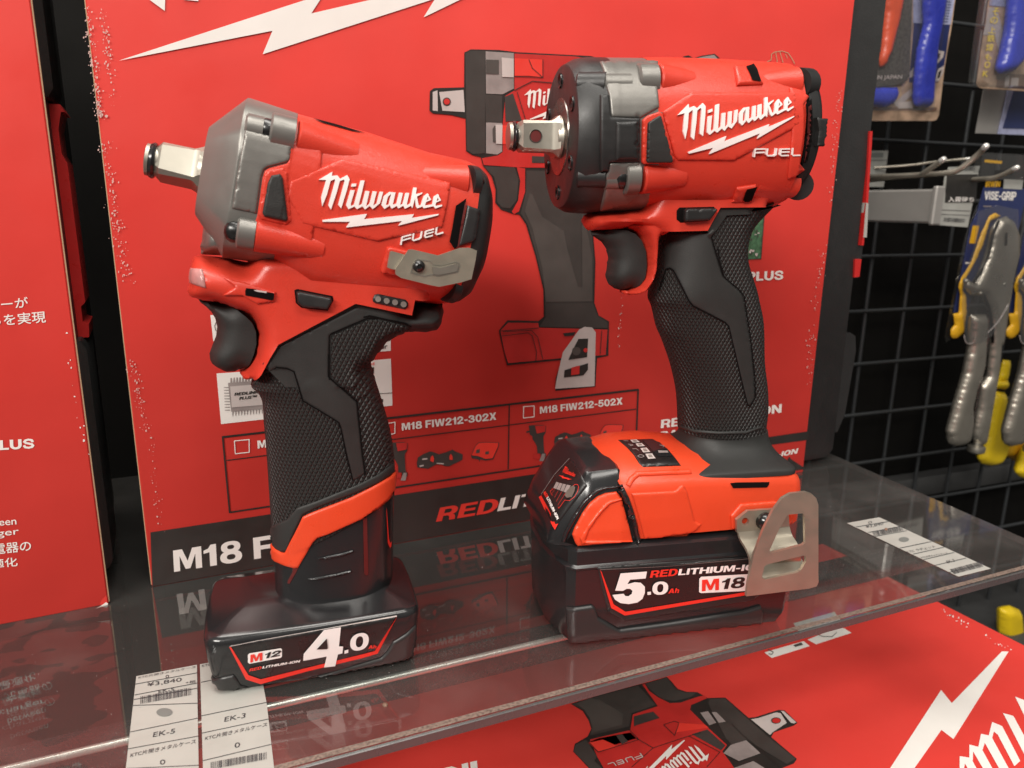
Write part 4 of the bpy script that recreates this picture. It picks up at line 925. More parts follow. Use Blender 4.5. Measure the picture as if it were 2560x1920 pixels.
def bat_ring(z, s, bulge=.0016, hu=.0432, hw=.0270, rc=.0062):
    """plan of the pack: long bulged sides, rounded corners; s = inset"""
    hu, hw, rc = hu - s, hw - s, max(.002, rc - s * .6); P = []
    for sx, sy, a0_ in ((1, 1, 0), (-1, 1, 90), (-1, -1, 180), (1, -1, 270)):
        for i in range(9):
            t = R(a0_ + 90 * i / 8); P.append((sx * (hu - rc) + rc * math.cos(t), sy * (hw - rc) + rc * math.sin(t)))
    Q = dens(P, .004) if False else P; out = []
    for i in range(len(Q)):
        (ax_, ay), (bx, by) = Q[i], Q[(i + 1) % len(Q)]; m_ = 10 if math.hypot(bx - ax_, by - ay) > .01 else 1
        for k in range(m_):
            x, y = ax_ + (bx - ax_) * k / m_, ay + (by - ay) * k / m_
            y *= 1 + bulge / hw * max(0, 1 - (x / hu) ** 2); x *= 1 + .0012 / hu * max(0, 1 - (y / hw) ** 2)
            out.append(V((cu + x, -y, z)))
    return out
cu = .0026
battery = T.base('battery_pack', loft([bat_ring(0, .0052), bat_ring(.0012, .0030), bat_ring(.0035, .0022), bat_ring(.0136, .0008), bat_ring(.0236, 0), bat_ring(.0250, .0003), bat_ring(.0261, .0010), bat_ring(.0267, .0019), bat_ring(.0271, .0032), bat_ring(.0292, .0080), bat_ring(.0312, .0130), bat_ring(.0326, .0160)]), 'gloss', ang=35)
neck.parent = battery; 
T.ready()
# alloy / red split on the side of the head
T.inlay('motor_housing_panel', [Z('I1', (1945,560),(1880,600),(1865,770),(1830,825),(1620,880),(1575,910),(1550,990),(1490,1420),(1470,1480),(1440,1660),(1420,1800),(2100,1900),(2250,600),(2000,560))], 'red', .0007, motor, 5)
T.inlay('gear_case_panel', [Z('I1', (1350,440),(1600,500),(1900,590),(1860,790),(1820,815),(1610,868),(1565,900),(1535,990),(1480,1400),(1200,1340),(1250,1000))], 'alloy', .0009, nose, 5, edge=.2)
ft = T.inlay('trapezoid_insert', [Z('A', (770,520),(800,490),(885,480),(910,510),(935,800),(900,822),(755,790),(735,760))], 'red', .0013, motor, 4)
T.inlay('trapezoid_insert', [Z('A', (812,525),(868,515),(885,545),(915,785),(905,800),(768,770),(758,748),(790,570))], 'rubber', .0026, motor, 3, edge=.2)
T.inlay('logo_panel', [Z('A', (930,560),(1240,430),(1890,570),(1870,700),(1840,835),(1450,920),(1000,815),(905,650))], 'red', .0009, motor, 5)
T.inlay('logo_panel', [Z('A', (1000,610),(1250,490),(1860,615),(1845,700),(1815,810),(1450,885),(1050,790))], 'red', .0004, motor, 5, edge=1.6)
# bolt bosses and ribs
b1 = T.boss(Z('A', (905,225))[0], Z('A', (1215,330))[0], .0064, 'red', .0034, motor, .9, -.0010) if False else None
p_, d_, n_ = T.boss('bolt_boss', *Z('I1', (1640,400),(1925,470)), .0066, 'alloy', .0042, nose)
T.screw(p_ - d_ * .0002, d_, .0042, nose)
T.boss('bolt_boss', *Z('I1', (1350,345),(1560,395)), .0052, 'alloy', .0016, nose)
T.boss('bolt_rib', *Z('A', (965,270),(1330,365)), .0066, 'red', .0040, motor, .85, .0005)
p2_, d2_, n2_ = T.boss('bolt_boss', *Z('A', (605,870),(715,890)), .0060, 'alloy', .0046, nose)
T.screw(p2_ - d2_ * .0002, d2_, .0042, nose)
T.boss('bolt_rib', *Z('A', (706,885),(1120,985)), .0064, 'red', .0046, motor, .8, .0005)
T.boss('bolt_rib', *Z('I3', (1010,225),(620,160)), .0064, 'red', .0036, motor, .7, .0)
p3_, d3_, n3_ = T.boss('end_cap_post', *Z('I3', (1100,235),(1030,222)), .0066, 'black', .0036, capb)
T.screw(p3_ - d3_ * .0002, d3_, .0032, capb)
T.boss('end_cap_post', *Z('I3', (900,1235),(830,1215)), .0056, 'black', .0030, capb)
T.print_('top_seam', [Z('A', (1060,186),(1200,222),(1380,276),(1300,262),(1120,212))], 'hole', .0004, motor, 5)
# rear vent and cap panel
T.print_('vent_opening', [Z('I3', (980,405),(890,468),(862,640),(836,772),(880,838),(915,800),(945,600),(975,450))], 'hole', .0010, motor, 5)
T.print_('vent_opening', [Z('I3', (968,430),(974,470),(950,640),(918,800),(900,830),(935,600))], 'redhole', .0014, motor, 5)
T.inlay('cap_panel', [Z('I3', (992,460),(1040,480),(1102,498),(1098,560),(1066,752),(1045,775),(908,818),(940,700),(975,560))], 'satin', .0014, capb, 4)
# white logo
tW = affine([(125,380),(298,205),(247,750),(380,762),(517,193),(522,705),(627,685),(745,648),(750,210),(862,622),(970,583),(1135,537),(1330,474),(1488,110),(1632,150),(1705,138),(1690,370),(1846,106),(1943,250)],
            Z('G2', (133,245),(373,120),(205,675),(350,692),(597,180),(500,680),(618,692),(745,695),(830,258),(872,697),(992,688),(1160,688),(1370,678),(1605,395),(1755,440),(1825,460),(1780,678),(1965,490),(2010,630)))
T.inlay('logo', tW(LOGO_WORD), 'logo', .0017, motor, None, edge=1, mirror=False)
T.inlay('logo', [Z('G2', (215,858),(895,763),(850,846),(1610,770),(1580,828),(1988,766),(1985,786),(1378,943),(1430,872),(578,971),(635,883),(218,884))], 'logo', .0017, motor, None, edge=1, mirror=False)
tF = affine([(1335,1020),(1345,900),(2060,995),(1945,888)], Z('G2', (1412,1240),(1438,1112),(2068,1045),(1958,985)))
T.inlay('logo', tF(LOGO_FUEL), 'logo', .0014, motor, None, edge=1, mirror=False)
# lower housing details
T.inlay('work_light', [Z('I2', (80,350),(205,372),(225,450),(240,565),(70,520),(68,450))], 'lens', .0010, pod, 4)
T.inlay('side_ridge', [Z('I2', (440,465),(660,510),(1000,610),(985,715),(800,740),(640,650),(430,640),(560,560))], 'red', .0011, pod, 4)
T.print_('slot', [Z('I2', (680,568),(760,575),(985,622),(980,692),(960,698),(672,642),(670,600))], 'hole', .0014, pod, 4)
T.print_('slot', [Z('I2', (760,588),(800,585),(905,600),(900,618),(800,604))], 'print_light', .0016, pod, 4)
T.inlay('direction_switch_bed', [Z('I2', (1205,590),(1240,578),(1620,655),(1632,700),(1570,815),(1280,782),(1220,730))], 'hole', .0006, pod, 4)
sw = T.inlay('direction_switch', [Z('I2', (1225,605),(1260,598),(1600,668),(1612,712),(1565,795),(1300,768),(1240,725))], 'black', .0034, pod, 3, edge=.7)
T.inlay('fuel_gauge', [Z('I3', (178,1265),(195,1232),(225,1225),(460,1275),(484,1300),(480,1340),(455,1358),(420,1352),(200,1305),(180,1290)) ], 'black', .0008, pod, 3)
for i, (x, y) in enumerate([(222,1267),(296,1283),(368,1296),(442,1313)]): T.inlay('gauge_light', [Z('I3', *circle((x, y), 25, 16))], 'led', .0014, pod, None)
# trigger
trig = T.base('trigger', pillow(LF, Z('I2', (158,690),(300,712),(430,745),(580,812),(672,880),(742,950),(786,1050),(790,1180),(764,1290),(718,1410),(655,1495),(520,1480),(420,1465),(340,1420),(285,1350),(278,1280),(310,1190),(350,1090),(362,990),(340,900),(300,830),(240,770),(180,725)), .0098, .0095, [2, 3, 4, 5, 6, 7, 8, 9], grid=.0012), 'rubber', skin=False)
# bare rubber between the two grip fields
T.inlay('grip_bare_panel', [Z('H2', (330,330),(420,260),(590,150),(700,160),(770,190),(800,290),(855,470),(1000,560),(1205,690),(1225,740),(1280,1000),(1345,1260),(1380,1255),(1470,1195),(1440,1000),(1385,490),(1130,262),(1110,240),(1110,20)) + Z('I2', (1585,1080),(2000,900),(2096,895)) + Z('I3', (130,1420),(380,1470),(510,1500),(700,1490),(760,1440),(745,1340),(560,1330),(535,1440),(500,1440),(60,1345)) + Z('I2', (1875,785),(1050,1200),(880,1470),(775,1620))], 'rubber', .0006, handle, 6)
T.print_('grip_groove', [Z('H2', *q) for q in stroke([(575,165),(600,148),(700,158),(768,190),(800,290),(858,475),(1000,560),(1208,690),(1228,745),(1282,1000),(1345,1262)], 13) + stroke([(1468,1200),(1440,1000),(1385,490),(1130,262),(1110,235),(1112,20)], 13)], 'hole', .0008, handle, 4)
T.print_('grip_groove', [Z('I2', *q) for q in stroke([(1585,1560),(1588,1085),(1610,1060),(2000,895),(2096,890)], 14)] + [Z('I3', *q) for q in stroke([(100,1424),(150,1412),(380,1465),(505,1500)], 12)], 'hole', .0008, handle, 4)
T.inlay('grip_field', [Z('I2', (1612,1095),(1640,1075),(2000,915),(2096,905)) + Z('I3', (150,1432),(380,1482),(500,1515),(490,1545),(380,1560),(300,1580),(235,1635),(200,1690)) + Z('H2', (1520,60),(1528,130),(1570,270),(1500,420),(1392,470),(1140,262),(1132,230),(1136,0))], 'grip', .0005, handle, 5)
T.inlay('grip_rim', [Z('H2', (395,1890),(420,1880),(560,1720),(710,1650),(800,1540),(1000,1470),(1400,1310),(1600,1210),(1758,1090),(1760,1180),(1600,1290),(1400,1380),(1000,1530),(860,1600),(800,1720),(740,1850),(700,1960),(560,1990),(540,1960))], 'rubber', .0007, handle, 5)
T.inlay('collar_band', [Z('I5', (222,985),(290,1060),(375,1112),(415,1105),(480,965),(575,780),(650,615),(740,570),(900,508),(1300,355),(1600,205),(1850,60),(1925,-30),(1915,150),(1890,318),(1840,385),(1700,505),(1500,622),(1000,852),(850,902),(790,962),(700,1122),(590,1312),(540,1322),(420,1292),(280,1232),(225,1170))], 'orange', .0013, handle, 5, edge=.6)
# battery neck trim
T.print_('neck_slot', [Z('I5', (1478,640),(1532,622),(1540,1000),(1548,1410),(1520,1428),(1492,1395))], 'redhole', .0003, battery, 5)
T.print_('neck_slot', [Z('I5', (510,1325),(590,1322),(560,1380),(470,1540),(440,1535),(445,1500),(510,1380))], 'redhole', .0003, battery, 5)
T.print_('neck_slot', [Z('I5', (1795,480),(1805,560),(1830,920),(1850,980),(1870,960),(1862,1030),(1845,1050),(1815,980))], 'label_red', .0003, battery, 4)
for q in ([(850,1195),(960,1165),(1180,1120),(1340,1075),(1350,1095),(1200,1150),(980,1195),(862,1208)], [(720,1475),(860,1450),(1100,1405),(1310,1355),(1322,1372),(1130,1435),(880,1480),(735,1488)]):
    T.inlay('thumb_ridge', [Z('I5', *q)], 'gloss', .0012, battery, 3)
T.inlay('lower_shell', [Z('I4', (108,1040),(125,1180),(185,1252),(370,1212),(400,1245),(440,1312),(610,1362),(690,1345),(1300,1200),(1825,1045),(1880,990),(1945,885),(2080,800),(2168,715),(2172,900),(2168,1050),(2130,1120),(2080,1150),(1990,1172),(1830,1180),(1740,1205),(1700,1160),(1250,1290),(1130,1335),(1090,1300),(600,1410),(480,1462),(440,1440),(250,1500),(180,1470),(130,1390),(100,1200))], 'satin', .0010, battery, 5, edge=.3)
lab = [(330,920),(600,872),(1150,775),(1980,632),(1900,790),(1790,985),(1640,1030),(1100,1160),(640,1282),(500,1240),(400,1060)]
T.inlay('label', [Z('I4', *lab)], 'label_black', .0007, battery, 5, edge=.3)
def lprint(polys, m, off=.0010, k='I4'): return T.print_('label', [Z(k, *p) for p in polys], m, off, battery)
lprint([[(330,922),(350,925),(520,1198),(640,1240),(1100,1126),(1640,994),(1762,962),(1968,650),(1982,632),(1790,988),(1640,1032),(1100,1162),(640,1284),(495,1242)]], 'label_red')
lprint(stroke([(335,918),(600,870),(1150,773),(1978,630)], 5), 'print_light')
lprint([[(514,1000),(530,985),(835,935),(850,945),(848,1018),(835,1030),(530,1088),(515,1075)]], 'label_white')
def lw(s, m, a, b, c, bold, off=.0013): T.word('label_lettering', s, m, 'I4', a, b, c, bold, off, battery)
lw('M', 'label_red', (538,1072), (655,1050), (540,995), .05); lw('12', 'label_black', (668,1036), (828,1006), (690,975), .045)
lw('RED', 'label_red', (526,1160), (645,1135), (536,1130), .03); lw('LITHIUM-ION', 'label_white', (655,1130), (1022,1068), (664,1105), .045)
lprint([[(1058,1052),(1062,985),(1262,760),(1428,732),(1408,912),(1450,912),(1442,978),(1398,990),(1372,1105),(1262,1118),(1288,1010)]], 'label_white', .0014)
lprint([[(1188,938),(1288,830),(1298,925),(1290,935)]], 'label_black', .0017)
lw('.', 'label_white', (1462,985), (1500,975), (1464,942), .05); lw('0', 'label_white', (1515,968), (1698,935), (1522,800), .06); lw('Ah', 'label_red', (1697,940), (1775,930), (1702,905), .035)
# belt clip
cy = .0312
def clip_poly(pts, hs_, w0, w1, name, m, parent):
    P = [LF.at(p, w0) for p in pts]; H = [[LF.at(p, w0) for p in h] for h in hs_]
    p, t, b = fill([[(q.x, q.z) for q in P]], [[(q.x, q.z) for q in h] for h in H], None)
    n = len(p); v = [(x, -w0, z) for x, z in p] + [(x, -w1, z) for x, z in p]
    f = [tuple(q) for q in t] + [(c + n, b_ + n, a + n) for a, b_, c in t] + [(j, i, i + n, j + n) for i, j in b]
    return mk(name, v, f, m, parent, 35)
T.inlay('clip_mount', [Z('I3', (300,820),(330,815),(480,850),(900,940),(860,1100),(560,1080),(250,1035),(245,1010))], 'red', .0022, motor, 5)
clip = clip_poly(Z('I3', (485,842),(520,840),(740,892),(930,828),(1010,826),(1072,850),(1060,930),(1025,1095),(940,1122),(745,1162),(640,1140),(420,1085),(372,1055),(370,1010),(450,890)), [], .0318, .0332, 'belt_clip', 'nickel', lroot)
for q in ([(530,945),(560,922),(670,935),(700,970),(770,978),(900,945),(930,960),(935,990),(915,1040),(750,1075),(680,1065),(620,1080),(500,1045)],):
    clip_poly(Z('I3', *q), [Z('I3', *[(sum(a for a, b in q) / len(q) + (x - sum(a for a, b in q) / len(q)) * .93, sum(b for a, b in q) / len(q) + (y - sum(b for a, b in q) / len(q)) * .82) for x, y in q])], .0330, .03335, 'clip_recess_highlight', 'steel', clip)  # steel outline stands in for the highlight along the recess edges
clip_poly(Z('I3', (690,990),(760,1000),(895,965),(918,985),(905,1030),(750,1062),(700,1055)), [], .0332, .0337, 'clip_recess_highlight', 'steel', clip)
clip_poly(Z('I3', (325,858),(345,855),(450,885),(375,1015),(350,1012),(300,995),(310,930)), [], .0302, .0316, 'clip_tab', 'nickel', clip)
c_ = LF.at(Z('I3', (575,985))[0], .0334)
T.screw(c_, V((0, 1, 0)), .0023, clip)
# square drive
a0, a1 = LF.at(Z('I1', (205,772))[0]), LF.at(Z('I1', (880,918))[0]); ax = (a1 - a0).normalized(); up_ = V((0, 1, 0)).cross(ax).normalized(); sd = V((0, -1, 0))
if up_.z < 0: up_ = -up_
tw = R(-19); A_ = up_ * math.cos(tw) + sd * math.sin(tw); B_ = sd * math.cos(tw) - up_ * math.sin(tw); LL = (a1 - a0).length
def rg(t, r, n=2.0, k=40): return oval(a0 + ax * (LL * t), A_ * r, B_ * r, n, k)
drive = mk('square_drive', *loft([rg(0, .0050), rg(.012, .0058), rg(.07, .0058), rg(.085, .0048), rg(.17, .0048), rg(.18, .0055), rg(.9, .0055), rg(.91, .0080), rg(1.0, .0086), rg(1.12, .0090)]), 'steel', lroot, 30)
def sq(t, r, c): return [a0 + ax * (LL * t) + A_ * x + B_ * y for x, y in ((r, r - c), (r - c, r), (c - r, r), (-r, r - c), (-r, c - r), (c - r, -r), (r - c, -r), (r, c - r))]
mk('drive_square', *loft([sq(.175, .0046, .0018), sq(.27, .0061, .0016), sq(.80, .0061, .0010), sq(.86, .0065, .0012), sq(.93, .0076, .0030), sq(1.0, .0084, .0040)]), 'steel', drive, 25)
mk('retaining_ring', *loft([rg(.075, .0052), rg(.085, .0062), rg(.13, .0066), rg(.17, .0062), rg(.18, .0052)]), 'gloss', drive, 50)

# ---------------------------------------------------------------- the larger wrench on the right
RF = Fr((0, 0, 0), 11.5); RF.O = on_level(1700, 1592) + RF.v * 0.036
rroot = empty('impact_wrench', RF, 'larger impact wrench at the right with black nose boot and boxy 5.0 battery', 'power tool', 'cordless impact wrenches on the shelf')
T = Tool(RF, rroot)
def hr(u, zc, rz, rw, n=2.2, k=72): return oval(V((u / 1000, 0, zc / 1000)), V((0, 0, rz / 1000)), V((0, -rw / 1000, 0)), n, k)
boot = T.base('nose_boot', loft([hr(-54.6, 223, 28.2, 27.2, 2.1), hr(-54.2, 223, 29.0, 28.0, 2.1), hr(-50.5, 223.1, 31.0, 30.0, 2.2), hr(-46, 223.3, 31.6, 30.6, 2.3), hr(-38.5, 223.4, 31.8, 30.8, 2.3)]), 'black', ang=28)
gear = T.base('gear_case', loft([hr(-39, 223.4, 31.7, 30.7, 2.3), hr(-20, 224, 31.7, 30.7, 2.35)]), 'alloy')
motor = T.base('motor_housing', loft([hr(-22.5, 224.2, 31.6, 30.6, 2.4), hr(-10, 224.4, 31.9, 30.9, 2.5), hr(12, 224.8, 31.9, 30.9, 2.5), hr(30, 225.2, 31.4, 30.4, 2.5), hr(42.5, 225.6, 30.8, 29.8, 2.5)]), 'red', ang=40)
core = T.base('vent_core', loft([hr(40, 226, 28.9, 27.6, 2.4), hr(49, 226.5, 28, 26.6, 2.4)]), 'hole')
capb = T.base('end_cap', loft([hr(45.6, 226.4, 29.0, 27.6, 2.3), hr(49.5, 226.8, 28.6, 27.2, 2.3), hr(53, 227.2, 26.4, 25.0, 2.2), hr(56, 227.8, 21.0, 20, 2.1), hr(57.5, 228, 13, 12, 2.0)]), 'black', ang=40)
podpx = Z('J3', (160,205),(250,158),(430,140),(620,105),(700,-80),(1000,-200),(1800,-200),(2150,-20),(2130,60),(2080,110),(1900,112),(1562,120),(1432,355),(985,368),(930,420),(840,430),(705,382),(612,346),(205,352),(170,320))
pl = {i: 0.0 for i in range(31)}; pl.update({11: .0205, 12: .0205, 13: .0205, 14: .016, 15: .006})
pod = T.base('lower_housing', pillow(RF, podpx, .0205, .0075, [4, 5, 6, 10, 11, 12, 13, 14], grid=.0014, planes=pl), 'red')
gpx = Z('J3', (640,348),(705,382),(772,450),(815,570),(824,720),(806,840),(762,930),(692,988),(628,978),(628,1005),(650,1036),(735,1042),(790,1030),(850,985),(905,890),(945,740),(955,430),(985,368),(985,300),(640,300))
guard = T.base('trigger_guard', pillow(RF, gpx, .0175, .0042, [16, 17, 18, 19], grid=.0010, planes={i: .012 for i in range(20)}), 'red', pod, ang=80)
hp = [('J3',(900,250),'J3',(2050,110),.0180), ('J3',(950,380),'J3',(1840,330),.0182), ('J3',(940,560),'J3',(1782,540),.0184), ('J3',(905,780),'J3',(1795,690),.0186), ('J3',(860,960),'J3',(1845,840),.0188), ('J3',(850,1060),'J3',(1880,950),.0188), ('J3',(886,1150),'J3',(1905,1060),.0186), ('J3',(930,1350),'J3',(1950,1290),.0182), ('D',(575,345),'D',(970,420),.0178), ('D',(612,455),'D',(982,520),.0174), ('D',(635,570),'D',(985,610),.0172), ('D',(641,690),'D',(976,690),.0172), ('D',(641,712),'D',(976,712),.0170)]
rings = [pair_ring(RF, Z(a, b)[0], Z(c, d)[0], h, 2.35) for a, b, c, d, h in hp]
rings = [list(r) for r in zip(*[smooth_path(q, 4) for q in zip(*rings)])]
handle = T.base('grip', loft(rings), 'grip', ang=60)
beak = T.base('rear_guard', pillow(RF, Z('J3', (1420,350),(1555,115),(1900,100),(2075,105),(2200,60),(2185,95),(2080,130),(1960,182),(1625,200),(1505,372),(1462,420)), .0190, .005, [0, 1, 2, 3, 7, 8, 9, 10], grid=.0014), 'rubber')
def nk(z, u0, u1, hw, n): return oval(V(((u0 + u1) / 2000, 0, z / 1000)), V(((u1 - u0) / 2000, 0, 0)), V((0, -hw / 1000, 0)), n, 72)
nr = [nk(89.5, 11.2, 53.6, 17.0, 2.35), nk(87.5, 11.0, 53.9, 17.2, 2.4), nk(84.5, 9.5, 54.3, 18.6, 2.6), nk(81.5, 6.5, 54.9, 22.0, 3.2), nk(79.2, 3.5, 55.8, 26.6, 4.5), nk(77.6, 1.8, 57.2, 29.8, 7), nk(76.6, 1.4, 57.6, 30.6, 9), nk(74.8, 1.4, 57.6, 30.9, 9)]
nsm = [list(r) for r in zip(*[smooth_path(q, 3) for q in zip(*nr)])]
flare = T.base('grip_base', loft(nsm), 'rubber', ang=38)
# red foot: arch sections along the tool
def arch(u, zb, sh, top, hw, lean=0.0, k=0.0):
    P = [(hw + .3, zb), (hw + .6, zb + 10), (hw + .3, sh - 4.5), (hw - .6, sh - 1.5), (hw - 2.2, sh), (hw - 8, sh + (top - sh) * .52), (hw * .5, sh + (top - sh) * .84), (hw * .2, top), (-hw * .2, top), (-hw * .5, sh + (top - sh) * .84), (-hw + 8, sh + (top - sh) * .52), (-hw + 2.2, sh), (-hw + .6, sh - 1.5), (-hw - .3, sh - 4.5), (-hw - .6, zb + 10), (-hw - .3, zb)]
    return [V(((u + (sh - z) * lean) / 1000, -w / 1000, z / 1000)) for w, z in P]
foot = T.base('battery_foot', loft([arch(-31.0, 49.5, 75.5, 81.0, 31.5, .40), arch(-29.5, 49.5, 76.4, 82.4, 32.0, .40), arch(-20, 49.5, 77, 86, 32.4, .25), arch(-8, 50, 77.2, 86.6, 32.6, .0), arch(4, 50.6, 77, 85, 32.4), arch(20, 50.6, 76.2, 82, 32.2), arch(54, 50.6, 74.6, 78, 31.8), arch(57.5, 51.5, 73.2, 76, 30.4), arch(59, 53, 71.5, 73.5, 28.6)]), 'orange', ang=32)
def octo(z, s=0.0, uL=-61.5, uR=55.8, hw=36.0):
    P = [(uR - s, hw - 2.4 - s), (uR - 2.4 - s, hw - s), (-51.6 + s * .5, hw - s), (-55.4 + s, hw - 3.2 - s), (uL + 2.2 + s, 22 - s), (uL + s, 10), (uL + s, -10), (uL + 2.2 + s, -22 + s), (-55.4 + s, -hw + 3.2 + s), (-51.6 + s * .5, -hw + s), (uR - 2.4 - s, -hw + s), (uR - s, -hw + 2.4 + s)]
    return [V((u / 1000, -w / 1000, z / 1000)) for u, w in P]
battery = T.base('battery_pack', loft([octo(0, 4.5), octo(.6, 3.2), octo(6, 1.2), octo(20.2, .6), octo(38.0, .3), octo(38.6, -.1), octo(39.4, -.1), octo(40.3, 1.2), octo(46.8, 1.2), octo(47.7, 2.5), octo(48.1, 6)]), 'gloss', ang=25)
def nar(u, zt, hw0=33.0, zb=47.5, a=1.0):
    h = zt - zb
    P = [(hw0, zb), (hw0, zb + h * .22), (hw0 - 1.6 * a, zb + h * .55), (hw0 - 4.8 * a, zb + h * .86), (hw0 - 8 * a, zb + h * .965), (hw0 - 12 * a, zt), (0, zt + .3), (-hw0 + 12 * a, zt), (-hw0 + 8 * a, zb + h * .965), (-hw0 + 4.8 * a, zb + h * .86), (-hw0 + 1.6 * a, zb + h * .55), (-hw0, zb + h * .22), (-hw0, zb)]
    return [V((u / 1000, -w / 1000, z / 1000)) for w, z in P]
head = T.base('battery_head', loft([nar(-62.2, 50, 24, 47), nar(-61.4, 55, 25), nar(-58.5, 61.5, 27.5), nar(-52, 71.8, 30.2), nar(-46.4, 79.2, 31.4), nar(-44.6, 80.6, 31.8), nar(-42, 81.2, 32), nar(-30.5, 82, 32.4), nar(-18, 74, 30)]), 'gloss', battery, ang=26)
T.ready()
# nose plate
T.base('nose_plate', loft([hr(-54.2, 223.3, 16.0, 15.6, 2), hr(-55.1, 223.3, 15.6, 15.2, 2), hr(-55.2, 223.3, 14.4, 14.0, 2), hr(-54.9, 223.3, 9, 8.8, 2)]), 'steel_dark', skin=False)
gg = G()
for i in range(6):
    t = math.pi * (i / 3 + .5); c = V((-.0553, -.0222 * math.cos(t), .2232 + .0228 * math.sin(t)))
    v, f = loft([[c + V((dx, q * math.cos(2 * math.pi * j / 12), q * 1.15 * math.sin(2 * math.pi * j / 12))) for j in range(12)] for dx, q in ((.001, .0027), (.0, .0026), (.0003, .0019), (.0009, .0014))])
    mk('plate_screw', v, f, 'screw', boot, 40)
# square drive with pin hole
a0 = V((-.0768, 0, .2228)); LL = .0218
def rg(u, r, n=2.0, k=48): return oval(V((u / 1000, 0, .2232)), V((0, 0, r / 1000)), V((0, -r / 1000, 0)), n, k)
def holed_drive():
    return loft([rg(-77.2, 4.6), rg(-76.9, 5.5), rg(-75.6, 5.7), rg(-75.4, 4.8), rg(-73.6, 4.8), rg(-73.4, 5.4), rg(-57.5, 5.4), rg(-57.0, 8.2), rg(-56.2, 8.6), rg(-54.6, 9.2)])
drive = mk('square_drive', *holed_drive(), 'steel', rroot, 30)
mk('retaining_ring', *loft([rg(-75.5, 5.0), rg(-75.2, 5.9), rg(-74.5, 6.25), rg(-73.8, 5.9), rg(-73.4, 5.0)]), 'gloss', drive, 50)
def sq(u, r, c): return [V((u / 1000, y / 1000, .2232 + x / 1000)) for x, y in ((r, r - c), (r - c, r), (c - r, r), (-r, r - c), (-r, c - r), (c - r, -r), (r - c, -r), (r, c - r))]
mk('drive_square', *loft([sq(-73.6, 4.6, 1.8), sq(-71.6, 6.2, 1.4), sq(-59.6, 6.2, .9), sq(-58.2, 6.8, 1.4), sq(-57, 7.8, 2.6), sq(-56, 8.4, 3.4)]), 'steel', drive, 25)
for yy in (-1,):
    c = RF.at(Z('J1', (383,812))[0], .0062)
    def hc(q, d): return [c + V((q * math.cos(2 * math.pi * j / 20), d, q * math.sin(2 * math.pi * j / 20))) for j in range(20)]
    mk('pin_hole', *loft([hc(.00285, .0002), hc(.0027, -.00035), hc(.0024, -.0003), hc(.0022, .0004)], False, False), 'steel_dark', drive, 60, recalc=False)
    mk('pin_hole', *loft([hc(.0023, -.00012), hc(.00001, -.00012)], False, True), 'redhole', drive, 60)
# boot tab, alloy and red
T.inlay('nose_boot_tab', [Z('J1', (1000,420),(1085,420),(1105,630),(1385,642),(1380,1058),(1092,1062),(1080,1140),(1000,1150))], 'black', .0016, boot, 5, edge=.4)
T.inlay('nose_boot_tab', [Z('J1', (1135,672),(1360,662),(1362,1040),(1130,1046))], 'black', .0026, boot, 4, edge=.2, bev=9)
T.inlay('gear_case_panel', [Z('J1', (1300,90),(1562,92),(1556,350),(1572,535),(1390,638),(1106,632),(1088,420),(1050,300),(1035,190),(1000,100))], 'alloy', .0010, gear, 6, edge=.3)
T.inlay('gear_case_panel', [Z('J1', (1092,1066),(1378,1052),(1375,1375),(1300,1440),(1270,1470),(1000,1525),(1045,1330),(1050,1200),(1082,1140))], 'alloy', .0010, gear, 6, edge=.3)
p_, d_, n_ = T.boss('bolt_boss', *Z('J1', (1372,222),(1558,220)), .0074, 'alloy', .0034, gear)
T.screw(p_ - d_ * .0002, d_, .0048, gear)
T.boss('bolt_boss', *Z('J1', (1035,268),(1300,268)), .0048, 'alloy', .0016, gear)
T.boss('bolt_boss', *Z('J1', (760,268),(1040,268)), .0050, 'black', .0018, boot)
T.boss('bolt_rib', *Z('J2', (175,220),(520,225)), .0070, 'red', .0034, motor, .85, .0002)
T.boss('bolt_rib', *Z('J2', (1545,245),(1200,230)), .0068, 'red', .0034, motor, .7, .0)
p_, d_, n_ = T.boss('bolt_boss', *Z('J1', (1240,1240),(1372,1235)), .0072, 'alloy', .0044, gear)
T.screw(p_ - d_ * .0002, d_, .0050, gear)
T.boss('bolt_boss', *Z('J1', (1045,1260),(1190,1260)), .0046, 'alloy', .0016, gear)
T.boss('bolt_boss', *Z('J1', (770,1235),(1050,1235)), .0048, 'black', .0018, boot)
T.boss('bolt_rib', *Z('J2', (10,1235),(430,1240)), .0068, 'red', .0044, motor, .85, .0008)
T.boss('bolt_rib', *Z('J2', (1492,1315),(1130,1330)), .0062, 'red', .0034, motor, .75, .0004)
T.boss('end_cap_post', *Z('J2', (1655,250),(1552,245)), .0066, 'black', .0032, capb)
T.boss('end_cap_post', *Z('J2', (1598,1328),(1490,1318)), .0062, 'black', .0034, capb)
T.inlay('motor_housing_panel', [Z('J2', (1440,350),(1535,368),(1625,435),(1568,512),(1578,620),(1572,800),(1535,1072),(1585,1132),(1490,1202),(1420,1220),(1460,800))], 'red', .0010, motor, 5, edge=.5)
T.print_('vent_opening', [Z('J2', (1580,512),(1638,462),(1648,640),(1640,860),(1600,1040),(1560,1085),(1545,1068),(1582,800),(1588,620))], 'hole', .0012, core, 5)
T.print_('vent_opening', [Z('J2', (1600,540),(1628,520),(1634,600),(1615,640),(1632,690),(1612,740),(1626,800),(1600,860),(1606,920),(1585,980),(1562,1060),(1590,800))], 'redhole', .0016, core, 5)
T.inlay('cap_panel', [Z('J2', (1672,640),(1700,650),(1765,655),(1756,898),(1728,905),(1672,905),(1690,760))], 'black', .0030, capb, 3, edge=.8)
